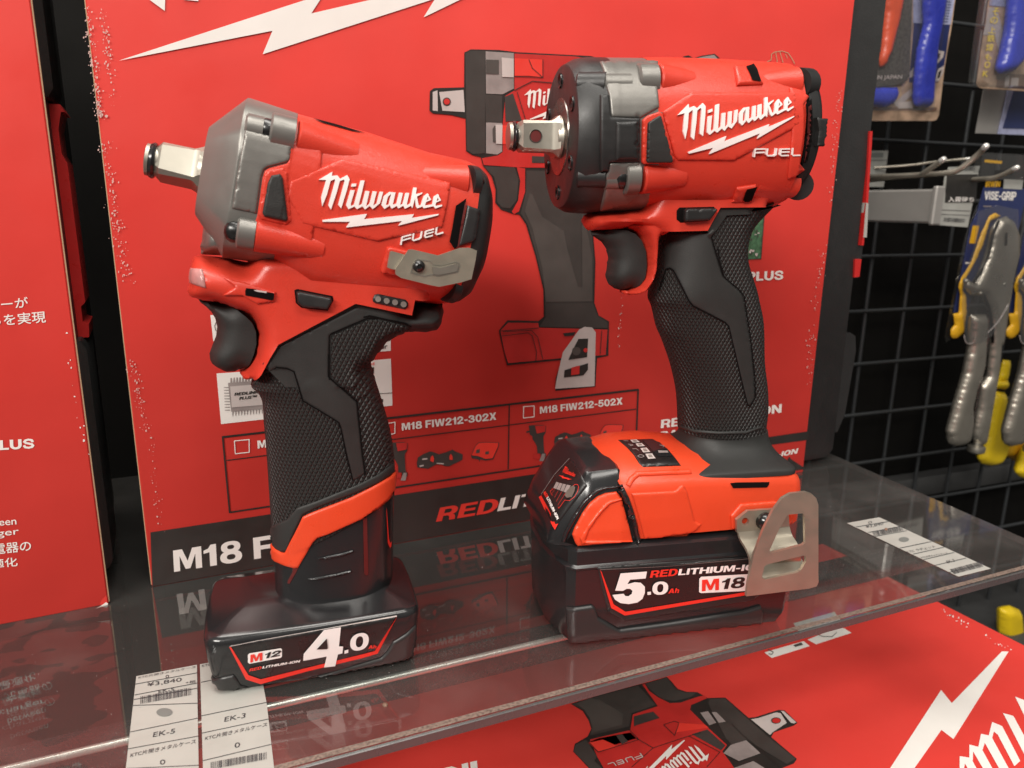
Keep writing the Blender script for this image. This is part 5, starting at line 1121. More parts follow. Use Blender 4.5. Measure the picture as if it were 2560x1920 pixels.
T.inlay('vent_block', [Z('J2', (900,150),(1000,150),(1090,150),(1180,320),(1000,325),(930,330))], 'red', .0016, motor, 4)
T.print_('vent_opening', [Z('J2', (1005,178),(1080,155),(1110,200),(1145,312),(1062,300),(1035,235))], 'hole', .0020, motor, 4)
T.inlay('vent_block', [Z('J2', (930,1300),(1000,1290),(1115,1275),(1080,1440),(880,1450))], 'red', .0016, motor, 4)
T.print_('vent_opening', [Z('J2', (1015,1300),(1115,1275),(1090,1330),(1055,1430),(975,1412),(1000,1330))], 'hole', .0020, motor, 4)
T.inlay('logo_panel', [Z('J2', (490,395),(1500,395),(1540,640),(1545,700),(900,1045),(360,1040),(330,1000),(215,580))], 'red', .0010, motor, 5)
T.inlay('logo_panel', [Z('J2', (500,440),(1465,440),(1490,600),(1490,650),(890,985),(440,990),(350,620))], 'red', .0005, motor, 5, edge=1.7)
T.inlay('trapezoid_insert', [Z('J2', (15,660),(60,620),(170,582),(205,600),(318,1020),(300,1070),(25,1078),(8,1060))], 'red', .0019, motor, 4, bev=2.5)
T.inlay('trapezoid_insert', [Z('J2', (52,700),(62,682),(160,625),(180,632),(300,1040),(285,1058),(50,1058),(40,1040))], 'rubber', .0034, motor, 3, edge=.3, bev=2.5)
G1 = lambda P: [Z('G1', *p) for p in P]
T.inlay('logo', G1(LOGO_WORD), 'logo', .0019, motor, None, edge=1, mirror=False)
T.inlay('logo', G1(LOGO_BOLT), 'logo', .0019, motor, None, edge=1, mirror=False)
T.inlay('logo', G1(LOGO_FUEL), 'logo', .0014, motor, None, edge=1, mirror=False)
# lower housing
T.inlay('direction_switch_bed', [Z('J3', (1112,150),(1140,118),(1490,110),(1510,140),(1430,255),(1150,272),(1112,240))], 'hole', .0006, pod, 4)
T.inlay('direction_switch', [Z('J3', (1172,150),(1195,128),(1480,122),(1505,142),(1425,248),(1180,262),(1168,240))], 'black', .0036, pod, 3, edge=.7)
trig = T.base('trigger', pillow(RF, Z('J3', (232,356),(420,350),(600,350),(692,388),(755,455),(800,570),(808,715),(792,840),(750,925),(690,975),(560,968),(470,945),(408,890),(384,830),(396,730),(412,640),(396,550),(350,475),(270,420),(240,400)), .0098, .0095, [1, 2, 3, 4, 5, 6, 7, 8], grid=.0012), 'rubber', skin=False)
T.inlay('grip_bare_panel', [Z('J3', (1000,440),(1008,400),(1020,388),(1440,378),(1480,340),(1510,350),(1500,370),(1462,425),(1500,560),(1580,820),(1780,1010),(1815,1200),(1890,1700)) + Z('K6', (965,1030),(960,1080),(922,1110),(905,1090),(770,520),(740,490),(510,365),(480,330),(370,110),(350,92),(320,95),(285,200),(262,260),(215,300),(160,312)) + Z('J3', (895,1010),(950,900),(985,740))], 'rubber', .0006, handle, 6)
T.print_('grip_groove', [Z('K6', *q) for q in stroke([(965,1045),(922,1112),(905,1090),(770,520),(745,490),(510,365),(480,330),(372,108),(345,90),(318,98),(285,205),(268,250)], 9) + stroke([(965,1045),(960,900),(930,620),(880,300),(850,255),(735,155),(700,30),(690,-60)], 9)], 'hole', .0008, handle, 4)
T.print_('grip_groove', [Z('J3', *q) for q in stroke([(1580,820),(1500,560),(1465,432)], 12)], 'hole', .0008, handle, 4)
T.inlay('grip_rim', [Z('K6', (418,1250),(520,1285),(700,1300),(900,1295),(1012,1258),(1018,1272),(900,1318),(700,1322),(520,1308),(416,1275))], 'rubber', .0009, handle, 4)
# foot of the tool
T.inlay('control_panel', [Z('J4', (1170,106),(1610,92),(1700,140),(1800,215),(1900,330),(1980,438),(1490,455),(1440,410),(1370,300),(1290,210))], 'label_black', .0006, foot, 5, edge=.3, mirror=False)
T.print_('control_panel', [Z('J4', (1480,125),(1600,118),(1700,150),(1790,235),(1870,330),(1690,335),(1620,270),(1540,180))], 'gloss', .0008, foot, 4)
for q in ([(1325,122),(1405,115),(1448,150),(1358,156)], [(1392,170),(1470,162),(1515,200),(1425,208)], [(1455,228),(1535,222),(1582,275),(1490,282)], [(1518,300),(1605,295),(1650,358),(1555,366)]):
    cx, cy_ = sum(a for a, b in q) / 4, sum(b for a, b in q) / 4
    T.print_('mode_light', [Z('J4', *q)], 'print_light', .0008, foot)
    T.print_('mode_light', [Z('J4', *[(cx + (a - cx) * .5, cy_ + (b - cy_) * .5) for a, b in q])], 'led', .0010, foot)
for s, a, b, c in (('1', (1240,134), (1300,140), (1245,126)),): pass
T.print_('panel_mark', [Z('J4', (1240,132),(1300,136),(1302,142),(1242,138))] + [Z('J4', *p) for p in stroke([(1300,178),(1360,190),(1345,200),(1320,196)], 6) + stroke([(1355,240),(1400,238),(1420,250),(1430,262)], 6) + stroke([(1420,330),(1450,312),(1490,320),(1500,336),(1470,348),(1430,342),(1420,330)], 6)], 'print_grey', .0009, foot)
T.print_('panel_mark', [Z('J4', (1680,262),(1800,265),(1812,290),(1690,292))] + [Z('J4', *p) for p in stroke([(1700,195),(1760,205),(1740,225)], 5)], 'print_grey', .0011, foot)
T.inlay('foot_relief', [Z('J4', (1265,680),(1300,600),(1400,515),(2090,485),(2120,545),(1440,575),(1380,625),(1320,720))], 'orange', .0012, foot, 5)
T.inlay('foot_relief', [Z('J4', (1355,840),(1340,790),(1900,760),(1960,700),(2000,680),(2050,760),(2150,1150),(2240,1190),(2180,1260),(2060,1345),(1505,1376),(1420,1060))], 'orange', .0012, foot, 5)
T.print_('slot', [Z('D', (845,935),(870,932),(1010,930),(1008,942),(1000,952),(858,955))], 'hole', .0004, foot, 5)
T.inlay('clip_bracket_bed', [Z('J6', (548,860),(640,752),(960,725),(1100,760),(1150,1000),(607,1015),(560,985))], 'orange', .0012, foot, 4)
# battery head
T.inlay('release_button', [Z('J4', (572,1320),(600,1240),(700,1050),(800,910),(900,830),(1000,790),(1140,768),(1185,820),(1215,900),(1290,1180),(1345,1400),(1335,1418),(1000,1440),(640,1472),(610,1430))], 'orange', .0016, battery, 5, edge=.3)
T.inlay('release_button', [Z('J4', (660,1350),(760,1180),(880,1010),(980,910),(1060,870),(1195,845),(1205,880),(1060,930),(980,990),(880,1110),(790,1260),(740,1380),(1330,1385),(1335,1405),(690,1440))], 'orange', .0028, battery, 4, edge=.5)
T.inlay('rim', [Z('J4', (430,1410),(470,1290),(580,1080),(700,900),(800,790),(890,728),(1000,705),(1230,680),(1240,715),(1000,742),(920,772),(830,850),(720,980),(610,1160),(530,1310),(490,1420))], 'gloss', .0022, battery, 4, edge=.3)
T.inlay('rim', [Z('J4', (1195,735),(1245,715),(1310,850),(1360,990),(1420,1200),(1455,1420),(1430,1470),(1400,1440),(1330,1130),(1250,860))], 'gloss', .0022, battery, 4, edge=.4)
T.print_('button_gap', [Z('J4', (490,1420),(560,1330),(600,1430),(640,1478),(560,1440))], 'hole', .0008, battery, 4)
hl = lambda polys, m, off=.0008: T.print_('head_label', [Z('J4', *p) for p in polys], m, off, head)
T.inlay('head_label', [Z('J4', (165,845),(360,560),(552,352),(650,480),(770,700),(690,800),(560,960),(380,1200),(355,1262),(250,1060))], 'label_black', .0005, head, 5, edge=.3, mirror=False)
hl([[(158,850),(190,828),(300,1030),(370,1200),(400,1185),(360,1265),(330,1215)]], 'label_red')
hl(stroke([(190,812),(360,560),(552,352)], 4), 'print_grey')
hl(stroke([(345,740),(305,778),(415,995),(492,888),(545,890),(610,840),(650,770),(668,715),(655,685),(625,685),(600,705)], 5) + stroke([(370,742),(332,803)], 3) + stroke([(410,770),(362,858)], 3) + stroke([(456,784),(384,908)], 3) + stroke([(500,800),(405,955)], 3), 'label_red')
hl([[(345,735),(385,655),(422,668),(385,748)], [(388,750),(428,668),(465,680),(428,765)], [(435,768),(472,680),(510,690),(475,782)], [(480,782),(520,692),(570,705),(515,795)]], 'print_grey')
hl([[(500,830),(530,770),(580,720),(610,703),(632,725),(622,780),(580,840),(530,862)]], 'steel', .0014)
tH = affine([(125,380),(247,750),(1846,106),(970,583)], Z('J4', (465,530),(455,560),(620,540),(540,570)))
T.print_('head_label', affine([(125,380),(247,750),(1846,106),(1690,370)], Z('J4', (490,470),(462,530),(630,555),(600,590)))(LOGO_WORD), 'label_red', .0009, head)
T.print_('head_label', affine([(288,950),(1953,390),(622,980),(890,697)], Z('J4', (425,575),(585,622),(455,610),(480,582)))(LOGO_BOLT), 'label_red', .0009, head)
T.word('head_lettering', 'RED', 'label_red', 'J4', (218,800), (258,866), (248,778), .03, .0010, head)
T.word('head_lettering', 'LITHIUM-ION', 'label_white', 'J4', (260,870), (390,1142), (290,846), .045, .0010, head)
# battery side
T.inlay('lower_shell', [Z('J5', (300,735),(385,742),(555,718),(580,745),(610,835),(815,958),(1300,890),(2040,772),(2080,760),(2212,720),(2230,760),(2230,1000),(2100,1010),(2040,1050),(1960,1040),(1500,1065),(1440,1050),(1340,1020),(1330,1090),(790,1130),(730,1110),(640,1085),(630,1160),(460,1172),(400,1150),(330,1060),(310,900))], 'satin', .0016, battery, 5, edge=.3)
T.inlay('label_bed', [Z('J5', (608,348),(1200,302),(2100,245),(2300,230),(2290,560),(2150,660),(870,862),(705,770),(640,520))], 'satin', .0008, battery, 5, edge=.2)
T.inlay('label', [Z('J5', (622,356),(1300,308),(2120,245),(2280,235),(2270,520),(2140,590),(860,805),(735,730),(660,500))], 'label_black', .0013, battery, 5, edge=.6)
T.inlay('label_chamfer', [Z('J5', (735,735),(862,808),(2140,598),(2150,655),(870,860),(708,772))], 'black', .0014, battery, 4, edge=.9)
lp = lambda polys, m, off=.0016: T.print_('label', [Z('J5', *p) for p in polys], m, off, battery)
lp([[(622,356),(640,362),(755,695),(872,768),(1400,682),(2040,578),(2142,560),(2142,592),(1400,715),(865,806),(732,732)]], 'label_red')
lp(stroke([(622,356),(1300,308),(2120,245)], 3), 'print_grey')
lp([[(1598,445),(1615,425),(2150,395),(2180,410),(2180,545),(2150,560),(1615,586),(1595,575)]], 'label_white')
def rw(s, m, a, b, c, bold, off=.0019): T.word('label_lettering', s, m, 'J5', a, b, c, bold, off, battery)
rw('M', 'label_red', (1620,565), (1788,552), (1622,452), .05); rw('18', 'label_black', (1800,548), (2030,530), (1828,440), .05)
rw('RED', 'label_red', (1108,432), (1375,410), (1125,362), .04); rw('LITHIUM-ION', 'label_white', (1385,408), (2240,350), (1400,345), .045)
lp([[(822,388),(1080,370),(1068,438),(915,450),(888,495),(960,475),(1020,480),(1060,520),(1060,580),(1035,640),(985,675),(900,690),(820,680),(765,645),(742,600),(850,588),(870,612),(900,612),(930,590),(938,560),(915,540),(880,540),(845,560),(768,558)]], 'label_white', .0019)
rw('.', 'label_white', (1085,600), (1120,598), (1085,560), .05); rw('0', 'label_white', (1130,602), (1285,595), (1138,472), .06); rw('Ah', 'label_red', (1288,590), (1392,580), (1300,540), .035)
# belt clip
cw = .0560
rclip = empty('belt_clip', RF, None, None); rclip.location = (0, 0, 0); rclip.rotation_euler = (0, 0, 0); rclip.parent = rroot
def plate(name, pts, hs_, w0, w1, m, parent):
    P = [RF.at(p, w1) for p in pts]; H = [[RF.at(p, w1) for p in h] for h in hs_]
    p, t, b = fill([[(q.x, q.z) for q in P]], [[(q.x, q.z) for q in h] for h in H], None)
    n = len(p); v = [(x, -w0, z) for x, z in p] + [(x, -w1, z) for x, z in p]
    f = [tuple(q) for q in t] + [(c + n, b_ + n, a + n) for a, b_, c in t] + [(j, i, i + n, j + n) for i, j in b]
    return mk(name, v, f, m, parent, 35)
plate('clip_plate', Z('J6', (1120,655),(1265,640),(1320,660),(1360,700),(1380,760),(1380,1400),(1382,1490),(1365,1530),(1290,1552),(700,1625),(715,1500),(770,1240),(860,1000),(950,820),(1040,700)), [Z('J6', (1095,855),(1235,842),(1250,860),(1255,1120),(1235,1140),(950,1215),(925,1212),(920,1190),(1000,1010),(1080,870)), Z('J6', (895,1325),(1240,1240),(1262,1250),(1265,1300),(1215,1380),(1180,1402),(880,1465),(852,1455),(850,1430),(870,1345))], cw - .0015, cw, 'nickel', rclip)
u0, u1 = RF.at(Z('J6', (612, 900))[0], .036).x, RF.at(Z('J6', (1105, 900))[0], .036).x
zt, zm = RF.at(Z('J6', (800, 815))[0], .036).z, RF.at(Z('J6', (800, 1010))[0], .036).z
plate('clip_bracket', Z('J6', (608,905),(715,820),(1000,800),(1100,850),(1108,965),(615,1025)), [Z('J6', *circle((692,918), 34, 18))], .0345, .0362, 'nickel', rclip)
zb = RF.at(Z('J6', (700,1620))[0], cw).z
prof = smooth_path([V((zm + .001, .0352, 0)), V((zm - .003, .0372, 0)), V((zm - .006, .0415, 0)), V((zm - .0100, .0435, 0)), V((zm - .015, .0425, 0)), V((zm - .020, .0418, 0)), V((zb + .0075, .0428, 0)), V((zb + .003, .0452, 0)), V((zb + .0004, .0490, 0)), V((zb + .0004, .0530, 0)), V((zb + .0022, cw - .0007, 0))], 4)
o_, i_ = [], []
for i, q in enumerate(prof):
    d = (prof[min(i + 1, len(prof) - 1)] - prof[max(0, i - 1)]).normalized(); nn = V((-d.y, d.x, 0)) * .0007
    o_.append(q + nn); i_.append(q - nn)
ub = [(u0 + .001, u1 + .002), (u0 + .002, u1 + .003)]
rows = []
for i, (a, b) in enumerate(zip(o_, i_)):
    t = i / (len(prof) - 1)
    l = u0 + .0008 + .0042 * min(1, t * 2.2) - (.0040 * max(0, min(1, (t - .62) * 5)) if t > .62 else 0); r = u1 + .0005 + .0035 * min(1, t * 2)
    rows.append([V((l, -a.y, a.x)), V((r, -a.y, a.x)), V((r, -b.y, b.x)), V((l, -b.y, b.x))])
mk('clip_back', *loft(rows), 'nickel', rclip, 35)
for q, r_ in (((868,912), .0042),): T.screw(RF.at(Z('J6', q)[0], .0362), V((0, 1, 0)), r_, rclip)

# ================================================================ the hanging display beyond the shelf
def hang(k, p, w):
    """frame of something hanging w in front of the wall at a photograph point"""
    q = WALL.at(Z(k, p)[0], w); return Fr(WALL.O + WALL.u * q.x + WALL.v * q.y + Vector((0, 0, q.z)), 20.6)
def slab(name, fr, k, pts, w0, w1, m, parent, holes=(), off=0.0):
    P = [fr.at(p, w1) for p in Z(k, *pts)]
    p, t, b = fill([[(q.x, q.z) for q in P]], (), None); n = len(p)
    v = [(x, -w1, z) for x, z in p] + [(x, -w0, z) for x, z in p]
    f = [tuple(q) for q in t] + [(c + n, b_ + n, a + n) for a, b_, c in t] + [(j, i, i + n, j + n) for i, j in b]
    return mk(name, v, f, m, parent, 35)
def flatp(name, fr, k, polys, w, m, parent): return sheet(name, [Z(k, *p) for p in polys], m, parent, lambda q, _: fr.at(q, w))
def wr(name, fr, k, s, a, b, c, w, m, parent, bold=.03): return letters(name, s, m, parent, lambda q, _: fr.at(q, w), *Z(k, a, b, c), bold=bold)
def plump(name, fr, k, pts, hd, r, y0, m, parent, grid=.0025): return mk(name, *pillow(fr, Z(k, *pts), hd, r, (), grid, y0), m, parent, 80)

# wire grid
gx = [WALL.at(Z('E3', (x, 60))[0], .003).x for x in (225, 405, 575)]; gz_ = [WALL.at(Z('E3', (300, y))[0], .003).z for y in (72, 322, 556, 787, 1003)]
DX, DZ = (gx[2] - gx[0]) / 2, (gz_[0] - gz_[4]) / 4
grid = empty('wire_grid', WALL, 'grey wire display grid on the black wall at the right', 'display grid')
wire_v = None
for i in range(-5, 12):
    v, f = tube([(gx[0] + i * DX, -.003, gz_[4] - 6 * DZ), (gx[0] + i * DX, -.003, gz_[0] + 9 * DZ)], .0024, 8); mk('upright_wire', v, f, 'wire', grid, 60)
for i in range(-9, 10):
    v, f = tube([(gx[0] - 5 * DX, -.0071, gz_[0] - i * DZ), (gx[0] + 11 * DX, -.0071, gz_[0] - i * DZ)], .0024, 8); mk('level_wire', v, f, 'wire', grid, 60)
rl = WALL.at(Z('E3', (500, 1090))[0], -.02)
wrl = mk('wall_rail', *bbox((-.3, .012, rl.z - .026), (1.6, .036, rl.z + .004), .002), 'floor'); wrl.location = WALL.O; wrl.rotation_euler = (0, 0, WALL.yaw)
tag(wrl, 'dull grey level rail behind the wire grid, low on the wall', 'rail')

# square steel arm
fr = hang('K2', (1050, 1150), .16)
arm = empty('steel_bracket', fr, 'thick grey steel arm sticking out of the grid beside the red case', 'bracket')
x2, zt = fr.at(Z('K2', (1185, 900))[0]).x, fr.at(Z('K2', (1050, 715))[0]).z
mk('arm_beam', *bbox((0, .0015, 0), (x2 * .75, .152, zt), .002), 'grey_metal', arm, 20)
mk('arm_cap', *bbox((-.0015, -.002, -.0015), (x2, .004, zt + .003), .0015), 'grey_metal', arm, 20)

# hooks
def hook(label, pts, r, m='hook', grp='steel display hooks'):
    fr = hang('K2', pts[0][0], pts[0][1])
    P = [fr.w2l(WALL.O + WALL.u * q.x + WALL.v * q.y + Vector((0, 0, q.z))) for q in [WALL.at(Z('K2', a)[0], w) for a, w in pts]]
    e = empty('display_hook', fr, label, 'hook', grp)
    v, f = tube(smooth_path(P, 5), r, 10); mk('hook_wire', v, f, m, e, 60)
    t = P[-1]; d = (P[-1] - P[-2]).normalized()
    v, f = tube([t - d * .003, t - d * .001, t + d * .002, t + d * .0035], [r * 1.0, r * 1.06, r * 1.02, r * .6], 10); mk('hook_tip', v, f, 'bright_metal', e, 60)
    return e
hook('steel hook with the shortest upturned end, just above the grey arm', [((100,570),.03), ((500,555),.09), ((880,540),.13), ((960,510),.14), ((1190,350),.16)], .0028)
hook('steel hook with the longest upturned end, reaching to the blue packs', [((100,620),.03), ((700,560),.10), ((1200,520),.15), ((1400,470),.165), ((1640,280),.18), ((1728,185),.19)], .0030)
hook('steel hook passing through the black and white tag', [((1290,640),.06), ((1400,610),.10), ((1700,590),.15), ((1880,565),.17), ((2110,455),.19)], .0026)
hook('thin straight hook wire behind the two thick hooks', [((330,450),.02), ((800,415),.05), ((1100,375),.07), ((1520,335),.10)], .0016)

# price tags
def tagcard(label, k, o, w, parts):
    fr = hang(k, o[0], w); e = empty('price_tag', fr, label, 'price tag', 'price tags on the hooks')
    slab('tag_card', fr, k, o, -.0008, 0, 'paper', e)
    for kind, a in parts:
        if kind == 'poly': flatp('printed_block', fr, k, a[0], .0006, a[1], e)
        elif kind == 'bars': sheet('bar_code', bars(*Z(k, *a), 24, 3), 'ink', e, lambda q, _: fr.at(q, .0006))
        else: wr('printed_text', fr, k, a[0], a[1], a[2], a[3], .0010, a[4], e, a[5])
tagcard('white tag with a black upper half and Japanese lettering hanging left of the navy card', 'K2', [(1225,525),(1640,515),(1565,900),(1505,1197),(1130,1168),(1172,900)], .13,
        [('poly', ([[(1245,535),(1632,528),(1608,885),(1218,885)]], 'print_black')), ('text', ('\u5165\u8377\u5f85\u3061', (1255,880), (1580,880), (1262,815), 'print_white', .02)),
         ('poly', ([[(1165,975),(1540,990),(1539,996),(1164,981)], [(1160,1030),(1530,1046),(1529,1052),(1159,1036)]], 'ink')), ('bars', ((1200,1125),(1470,1140),(1210,1072)))])
tagcard('small white tag behind the hooks, close to the black case', 'K2', [(265,235),(508,232),(450,690),(270,690)], .02, [('poly', ([[(280,262),(448,260),(440,318),(275,318)]], 'ink_grey')), ('poly', ([[(270,352),(490,350),(489,358),(269,360)]], 'ink'))])
tagcard('white tag with a bar code just above the black and white tag', 'K2', [(1270,440),(1660,425),(1635,515),(1240,525)], .09, [('bars', ((1460,490),(1600,480),(1465,435)))])

# blister packs with blue handled pliers
def pack(label, k, o, w, card, grp='blister packs on the hooks', cat='blister pack'):
    fr = hang(k, o[0], w); e = empty('blister_pack', fr, label, cat, grp)
    slab('backing_card', fr, k, o, -.0008, 0, card, e); return fr, e
fr, e = pack('blister pack of blue handled pliers with a dark panel, next to the black case', 'K1', [(240,-260),(1420,-260),(1345,300),(1260,800),(1190,1380),(1160,1440),(1120,1452),(240,1452)], .075, 'tan')
flatp('card_print', fr, 'K1', [[(880,-250),(1415,-250),(1330,295),(880,280)]], .0004, 'paleblue', e)
flatp('card_print', fr, 'K1', [[(890,275),(1325,298),(1250,800),(1180,990),(830,990)]], .0005, 'navy', e)
flatp('card_print', fr, 'K1', [[(640,1240),(860,1060),(870,1140),(690,1290)], [(830,880),(890,800),(880,920),(830,940)]], .0008, 'print_light', e)
flatp('card_print', fr, 'K1', [[(240,1290),(1170,1290),(1155,1335),(240,1335)]], .0007, 'tan_dark', e)
flatp('card_print', fr, 'K1', [[(705,1230),(880,1215),(880,1300),(700,1305)]], .0010, 'print_light', e)
flatp('card_print', fr, 'K1', [[(1140,590),(1255,620),(1240,690),(1165,770),(1148,750),(1205,680),(1140,650)], [(1180,830),(1250,790),(1240,880),(1185,975),(1145,980),(1160,890)]], .0010, 'print_light', e)
flatp('card_print', fr, 'K1', [[(1190,860),(1225,835),(1200,925),(1168,950)], [(1165,640),(1210,650),(1185,680)]], .0013, 'print_black', e)
for i in range(9): flatp('card_print', fr, 'K1', [[(1225 - i * 3, -20 + i * 34), (1348 - i * 6, -14 + i * 34), (1347 - i * 6, -4 + i * 34), (1224 - i * 3, -10 + i * 34)]], .0009, 'navy', e)
slab('dark_insert', fr, 'K1', [(240,-255),(880,-255),(835,920),(760,1010),(440,1045),(240,1045)], .0010, .0030, 'graph', e)
wr('printed_text', fr, 'K1', 'MADE IN JAPAN', (205,975), (742,962), (212,912), .0036, 'print_light', e, .01)
plump('plier_grip', fr, 'K1', [(520,-240),(775,-240),(750,60),(690,330),(600,650),(545,790),(480,810),(470,740),(500,560),(535,200)], .006, .005, -.006, 'orange_card', e)
plump('plier_handle', fr, 'K1', [(1000,-240),(1290,-240),(1245,120),(1165,560),(1120,1000),(1105,1260),(1060,1290),(940,1290),(890,1260),(890,1000),(930,600),(1010,300)], .008, .007, -.008, 'blue', e)
plump('plier_handle', fr, 'K1', [(250,1060),(690,1050),(690,1150),(640,1240),(560,1290),(470,1290),(250,1270)], .007, .006, -.007, 'blue', e)
slab('clear_cover', fr, 'K1', [(250,-250),(1330,-250),(1265,300),(1190,800),(1135,1300),(1090,1330),(250,1330)], .0010, .0175, 'blister', e)

fr, e = pack('blister pack with yellow Japanese lettering down its edge, at the top right corner', 'K1', [(1830,-260),(2600,-260),(2600,1120),(1700,1062),(1655,1040),(1645,1000),(1690,680),(1750,300)], .13, 'tan')
flatp('card_print', fr, 'K1', [[(1828,-255),(2200,-255),(2040,85),(1795,65)]], .0005, 'paleblue', e)
flatp('card_print', fr, 'K1', [[(1780,90),(1880,90),(1950,330),(1960,500),(1900,600),(1860,420),(1720,420),(1755,260)]], .0006, 'print_light', e)
flatp('card_print', fr, 'K1', [[(1890,890),(2600,900),(2600,1085),(1880,1050)]], .0006, 'tan_dark', e)
flatp('card_print', fr, 'K1', [[(1985,930),(2040,900),(2030,1040),(1975,1055)], [(2060,935),(2150,935),(2140,1045),(2050,1040)]], .0009, 'print_light', e)
for s, (x0, y0, x1, y1) in zip('\u305d\u306e\u4e0a\u9244\u7dda\u3082OK', [(1830,90,1905,182),(1805,200,1890,285),(1785,320,1868,400),(1768,412,1860,505),(1755,520,1840,612),(1742,645,1815,720),(1735,738,1800,815),(1715,850,1778,920)]):
    wr('printed_text', fr, 'K1', s, (x0 - 4, y1), (x1, y1 + 3), (x0 + 8, y0), .0012, 'gold', e, .012)
plump('plier_handle', fr, 'K1', [(2060,-240),(2420,-240),(2330,300),(2250,620),(2180,740),(2080,860),(1980,890),(1905,880),(1885,810),(1940,620),(2000,350)], .009, .008, -.009, 'blue', e)
slab('clear_cover', fr, 'K1', [(1900,-250),(2590,-250),(2590,1060),(1780,1010),(1730,960),(1800,400)], .0010, .019, 'blister', e)

fr, e = pack('empty looking clear pack with a plain blue card, behind the right edge packs', 'K1', [(1760,900),(2620,900),(2620,1640),(1630,1600)], .095, 'grey_metal')
slab('blue_card', fr, 'K1', [(2050,950),(2620,950),(2620,1640),(1900,1610),(1960,1350)], .0006, .0016, 'paleblue', e)
slab('blue_card', fr, 'K1', [(2100,1080),(2620,1080),(2620,1560),(1960,1540)], .0018, .0024, 'navy', e)

# locking pliers on navy cards
def pliers_pack(label, shift, full=True):
    o = [(600,-150),(1100,-130),(1090,-100),(1010,640),(905,1180),(300,1560),(165,1640),(150,1560),(380,420)]
    K = lambda pts: [(x + shift, y) for x, y in pts]
    fr = hang('K3', K([(600, 600)])[0], .115); e = empty('pliers_pack', fr, label, 'pliers pack', 'locking pliers packs')
    slab('clear_sheet', fr, 'K3', K(o), -.0006, 0, 'blister', e)
    slab('navy_card', fr, 'K3', K([(600,-150),(1100,-130),(1000,330),(900,700),(560,800),(400,1290),(250,1300),(450,290),(520,150)]), .0004, .0012, 'navy', e)
    plump('yellow_band', fr, 'K3', K([(655,190),(720,148),(790,180),(760,210),(670,240),(640,340),(570,560),(510,680),(450,800),(370,935),(355,1040),(395,1100),(395,1300),(365,1530),(310,1580),(250,1600),(215,1570),(215,1490),(262,1440),(245,1310),(310,1300),(325,1080),(305,1000),(335,900),(450,720),(560,400)]), .0035, .003, -.0055, 'amber', e)
    plump('jaw', fr, 'K3', K([(690,330),(760,220),(850,185),(935,250),(990,420),(985,640),(930,830),(905,1000),(870,1220),(800,1700),(690,1700),(690,1500),(650,1280),(570,1100),(450,1100),(375,1010),(390,900),(470,950),(530,870),(600,700),(650,540)]), .0075, .007, -.012, 'jaw', e)
    for pts_ in ([(770,240),(700,400),(655,620),(560,840),(480,950)], [(720,880),(780,800),(850,700),(870,640)], [(600,1100),(660,1250),(700,1500),(700,1640)]):
        v, f = tube([fr.at(q_, .0178) for q_ in Z('K3', *K(pts_))], .0016, 8); mk('jaw_seam', v, f, 'hole', e, 60)
    flatp('jaw_teeth', fr, 'K3', [K([(850,380),(870,370),(868,520),(840,530)])], .0205, 'hole', e)
    for c, r_ in (((560,1075), 26), ((830,970), 30), ((400,935), 34), ((660,660), 18)):
        c3 = fr.at(Z('K3', K([c])[0])[0], .0185); g_ = G(); rr = r_ * .000085
        v, f = loft([[c3 + Vector((q * math.cos(j * .5236), d, q * math.sin(j * .5236))) for j in range(12)] for q, d in ((rr, .003), (rr, 0), (rr * .6, -.0016), (rr * .1, -.002))]); mk('rivet', v, f, 'steel', e, 60)
    K4 = lambda pts: [(x + shift * .21698 / .24109, y) for x, y in pts]
    plump('plier_handle', fr, 'K4', K4([(400,-60),(560,-60),(530,480),(445,720),(405,900),(412,1060),(385,1240),(330,1290),(230,1312),(172,1280),(160,1150),(240,850),(330,550),(380,280)]), .0085, .008, -.016, 'jaw', e)
    plump('plier_handle', fr, 'K4', K4([(600,-60),(725,-60),(685,500),(625,850),(565,1200),(540,1300),(450,1300),(425,1200),(442,1060),(482,900),(502,680),(572,580),(600,300)]), .0075, .007, -.012, 'jaw', e)
    v, f = tube([fr.at(q, .012) for q in Z('K4', *K4([(590,-100),(580,200),(480,760),(420,1100)]))], .0022, 8); mk('adjusting_rod', v, f, 'steel_dark', e, 60)
    kn = fr.at(Z('K4', K4([(458,1335)])[0])[0], .012)
    v, f = loft([[kn + Vector((q * math.cos(2 * math.pi * j / 24), q * math.sin(2 * math.pi * j / 24), d)) for j in range(24)] for q, d in ((.004, .010), (.0045, .005), (.0098, .0035), (.0105, 0), (.0098, -.0035), (.006, -.0055), (.001, -.006))]); mk('adjusting_knob', v, f, 'steel', e, 30)
    v, f = tube(smooth_path([fr.at(q, .02) for q in Z('K3', *K([(880,1200),(770,1390),(620,1550),(500,1640),(400,1650),(370,1560)]))], 5), .0006, 6); mk('clear_tie', v, f, 'print_light', e, 60)
    slab('clear_shell', fr, 'K3', K([(540,130),(760,60),(1000,110),(1005,640),(890,1230),(700,1560),(560,1660),(390,1640),(350,1250),(360,900),(480,560)]), .0255, .0262, 'blister', e)
    return fr, e
fr, e = pliers_pack('navy carded locking pliers with a white sticker on the card, hanging from the lowest hook', 0)
wr('card_lettering', fr, 'K2', 'IRWIN', (1725,692), (1908,690), (1735,620), .0016, 'amber', e, .03)
wr('card_lettering', fr, 'K2', 'VISE-GRIP', (1712,855), (2108,862), (1722,742), .0016, 'print_white', e, .03)
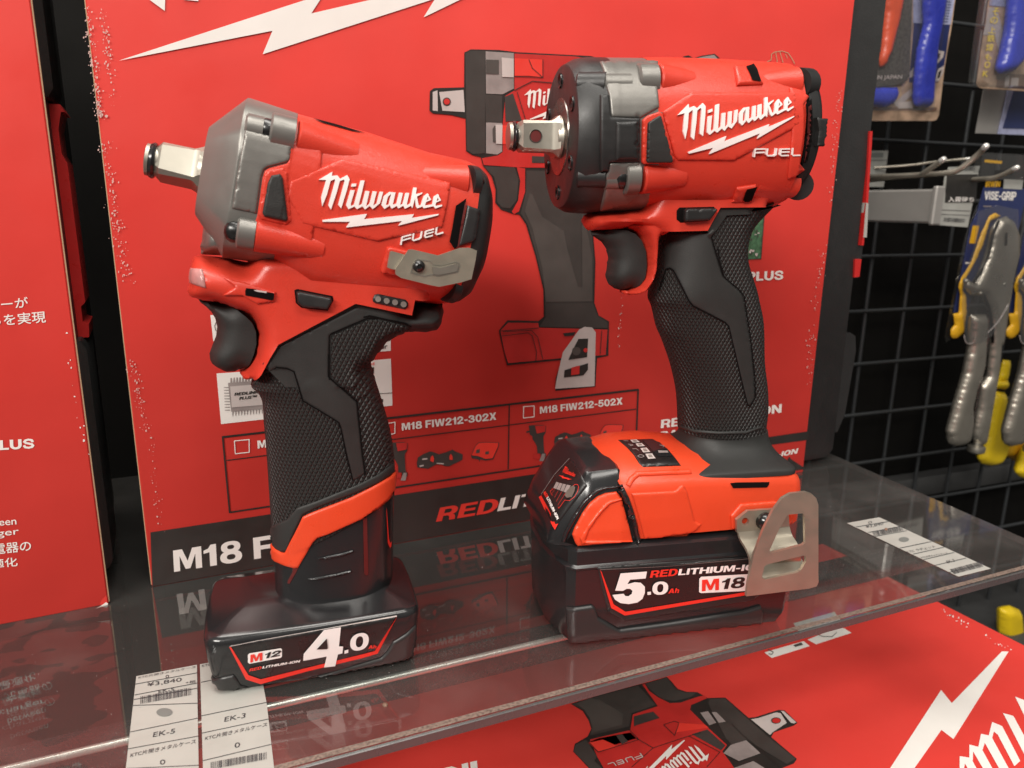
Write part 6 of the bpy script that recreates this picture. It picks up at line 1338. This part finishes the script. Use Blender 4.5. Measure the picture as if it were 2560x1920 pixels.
flatp('card_sticker', fr, 'K2', [[(1962,592),(2205,604),(2188,722),(1952,712)]], .0017, 'paper', e)
flatp('card_print', fr, 'K2', [[(1720,345),(1940,365),(1930,400),(1715,380)]], .0016, 'amber', e)
flatp('card_print', fr, 'K3', [[(470,295),(545,298),(500,500),(428,500)]], .0016, 'amber', e)
flatp('card_print', fr, 'K3', [[(385,715),(450,718),(445,735),(385,735)]], .0017, 'print_white', e)
flatp('card_print', fr, 'K2', [[(1700,925),(1810,930),(1808,942),(1698,940)]], .0016, 'print_grey', e)
flatp('hang_slot', fr, 'K2', [[(1850,480),(2090,470),(2060,540),(1840,560)]], .0017, 'hole', e)
slab('clear_bubble', fr, 'K2', [(1690,290),(1740,255),(2300,290),(2300,600),(1650,600)], .0012, .010, 'blister', e)
pliers_pack('navy carded locking pliers cut off by the right edge of the photo', 640, False)

# yellow handled tools
def yellow(label, k, parts, w):
    fr = hang(k, parts[0][1][0], w); e = empty('yellow_tool', fr, label, 'hand tool', 'yellow handled tools on the grid')
    for nme, pts, hd, m in parts: plump(nme, fr, k, pts, hd, hd * .95, 0, m, e)
yellow('yellow handled tool with a collar, hanging behind the knurled knob of the pliers', 'K4', [('handle', [(640,730),(755,750),(752,1000),(812,1085),(790,1250),(745,1400),(690,1490),(600,1512),(520,1492),(478,1440),(555,1150),(600,900)], .010, 'yellow'), ('collar', [(632,625),(780,612),(768,722),(630,705)], .010, 'yellow'), ('neck', [(735,412),(812,420),(775,640),(690,630)], .006, 'yellow')], .075)
yellow('amber yellow handle half hidden behind the yellow collared tool', 'K4', [('handle', [(820,1090),(980,1080),(930,1300),(900,1440),(860,1462),(745,1400),(780,1200)], .009, 'amber')], .06)
yellow('yellow handle end at the right edge, below the other yellow tools', 'K4', [('handle', [(1060,1200),(960,1320),(920,1400),(868,1580),(900,1620),(1000,1660),(1100,1500)], .010, 'yellow')], .08)
yellow('yellow handle seen low down past the glass shelf edge, right of the flat red case', 'E5', [('handle', [(2105,125),(2150,112),(2190,130),(2200,270),(2180,330),(2130,320),(2105,230)], .012, 'yellow')], .08)
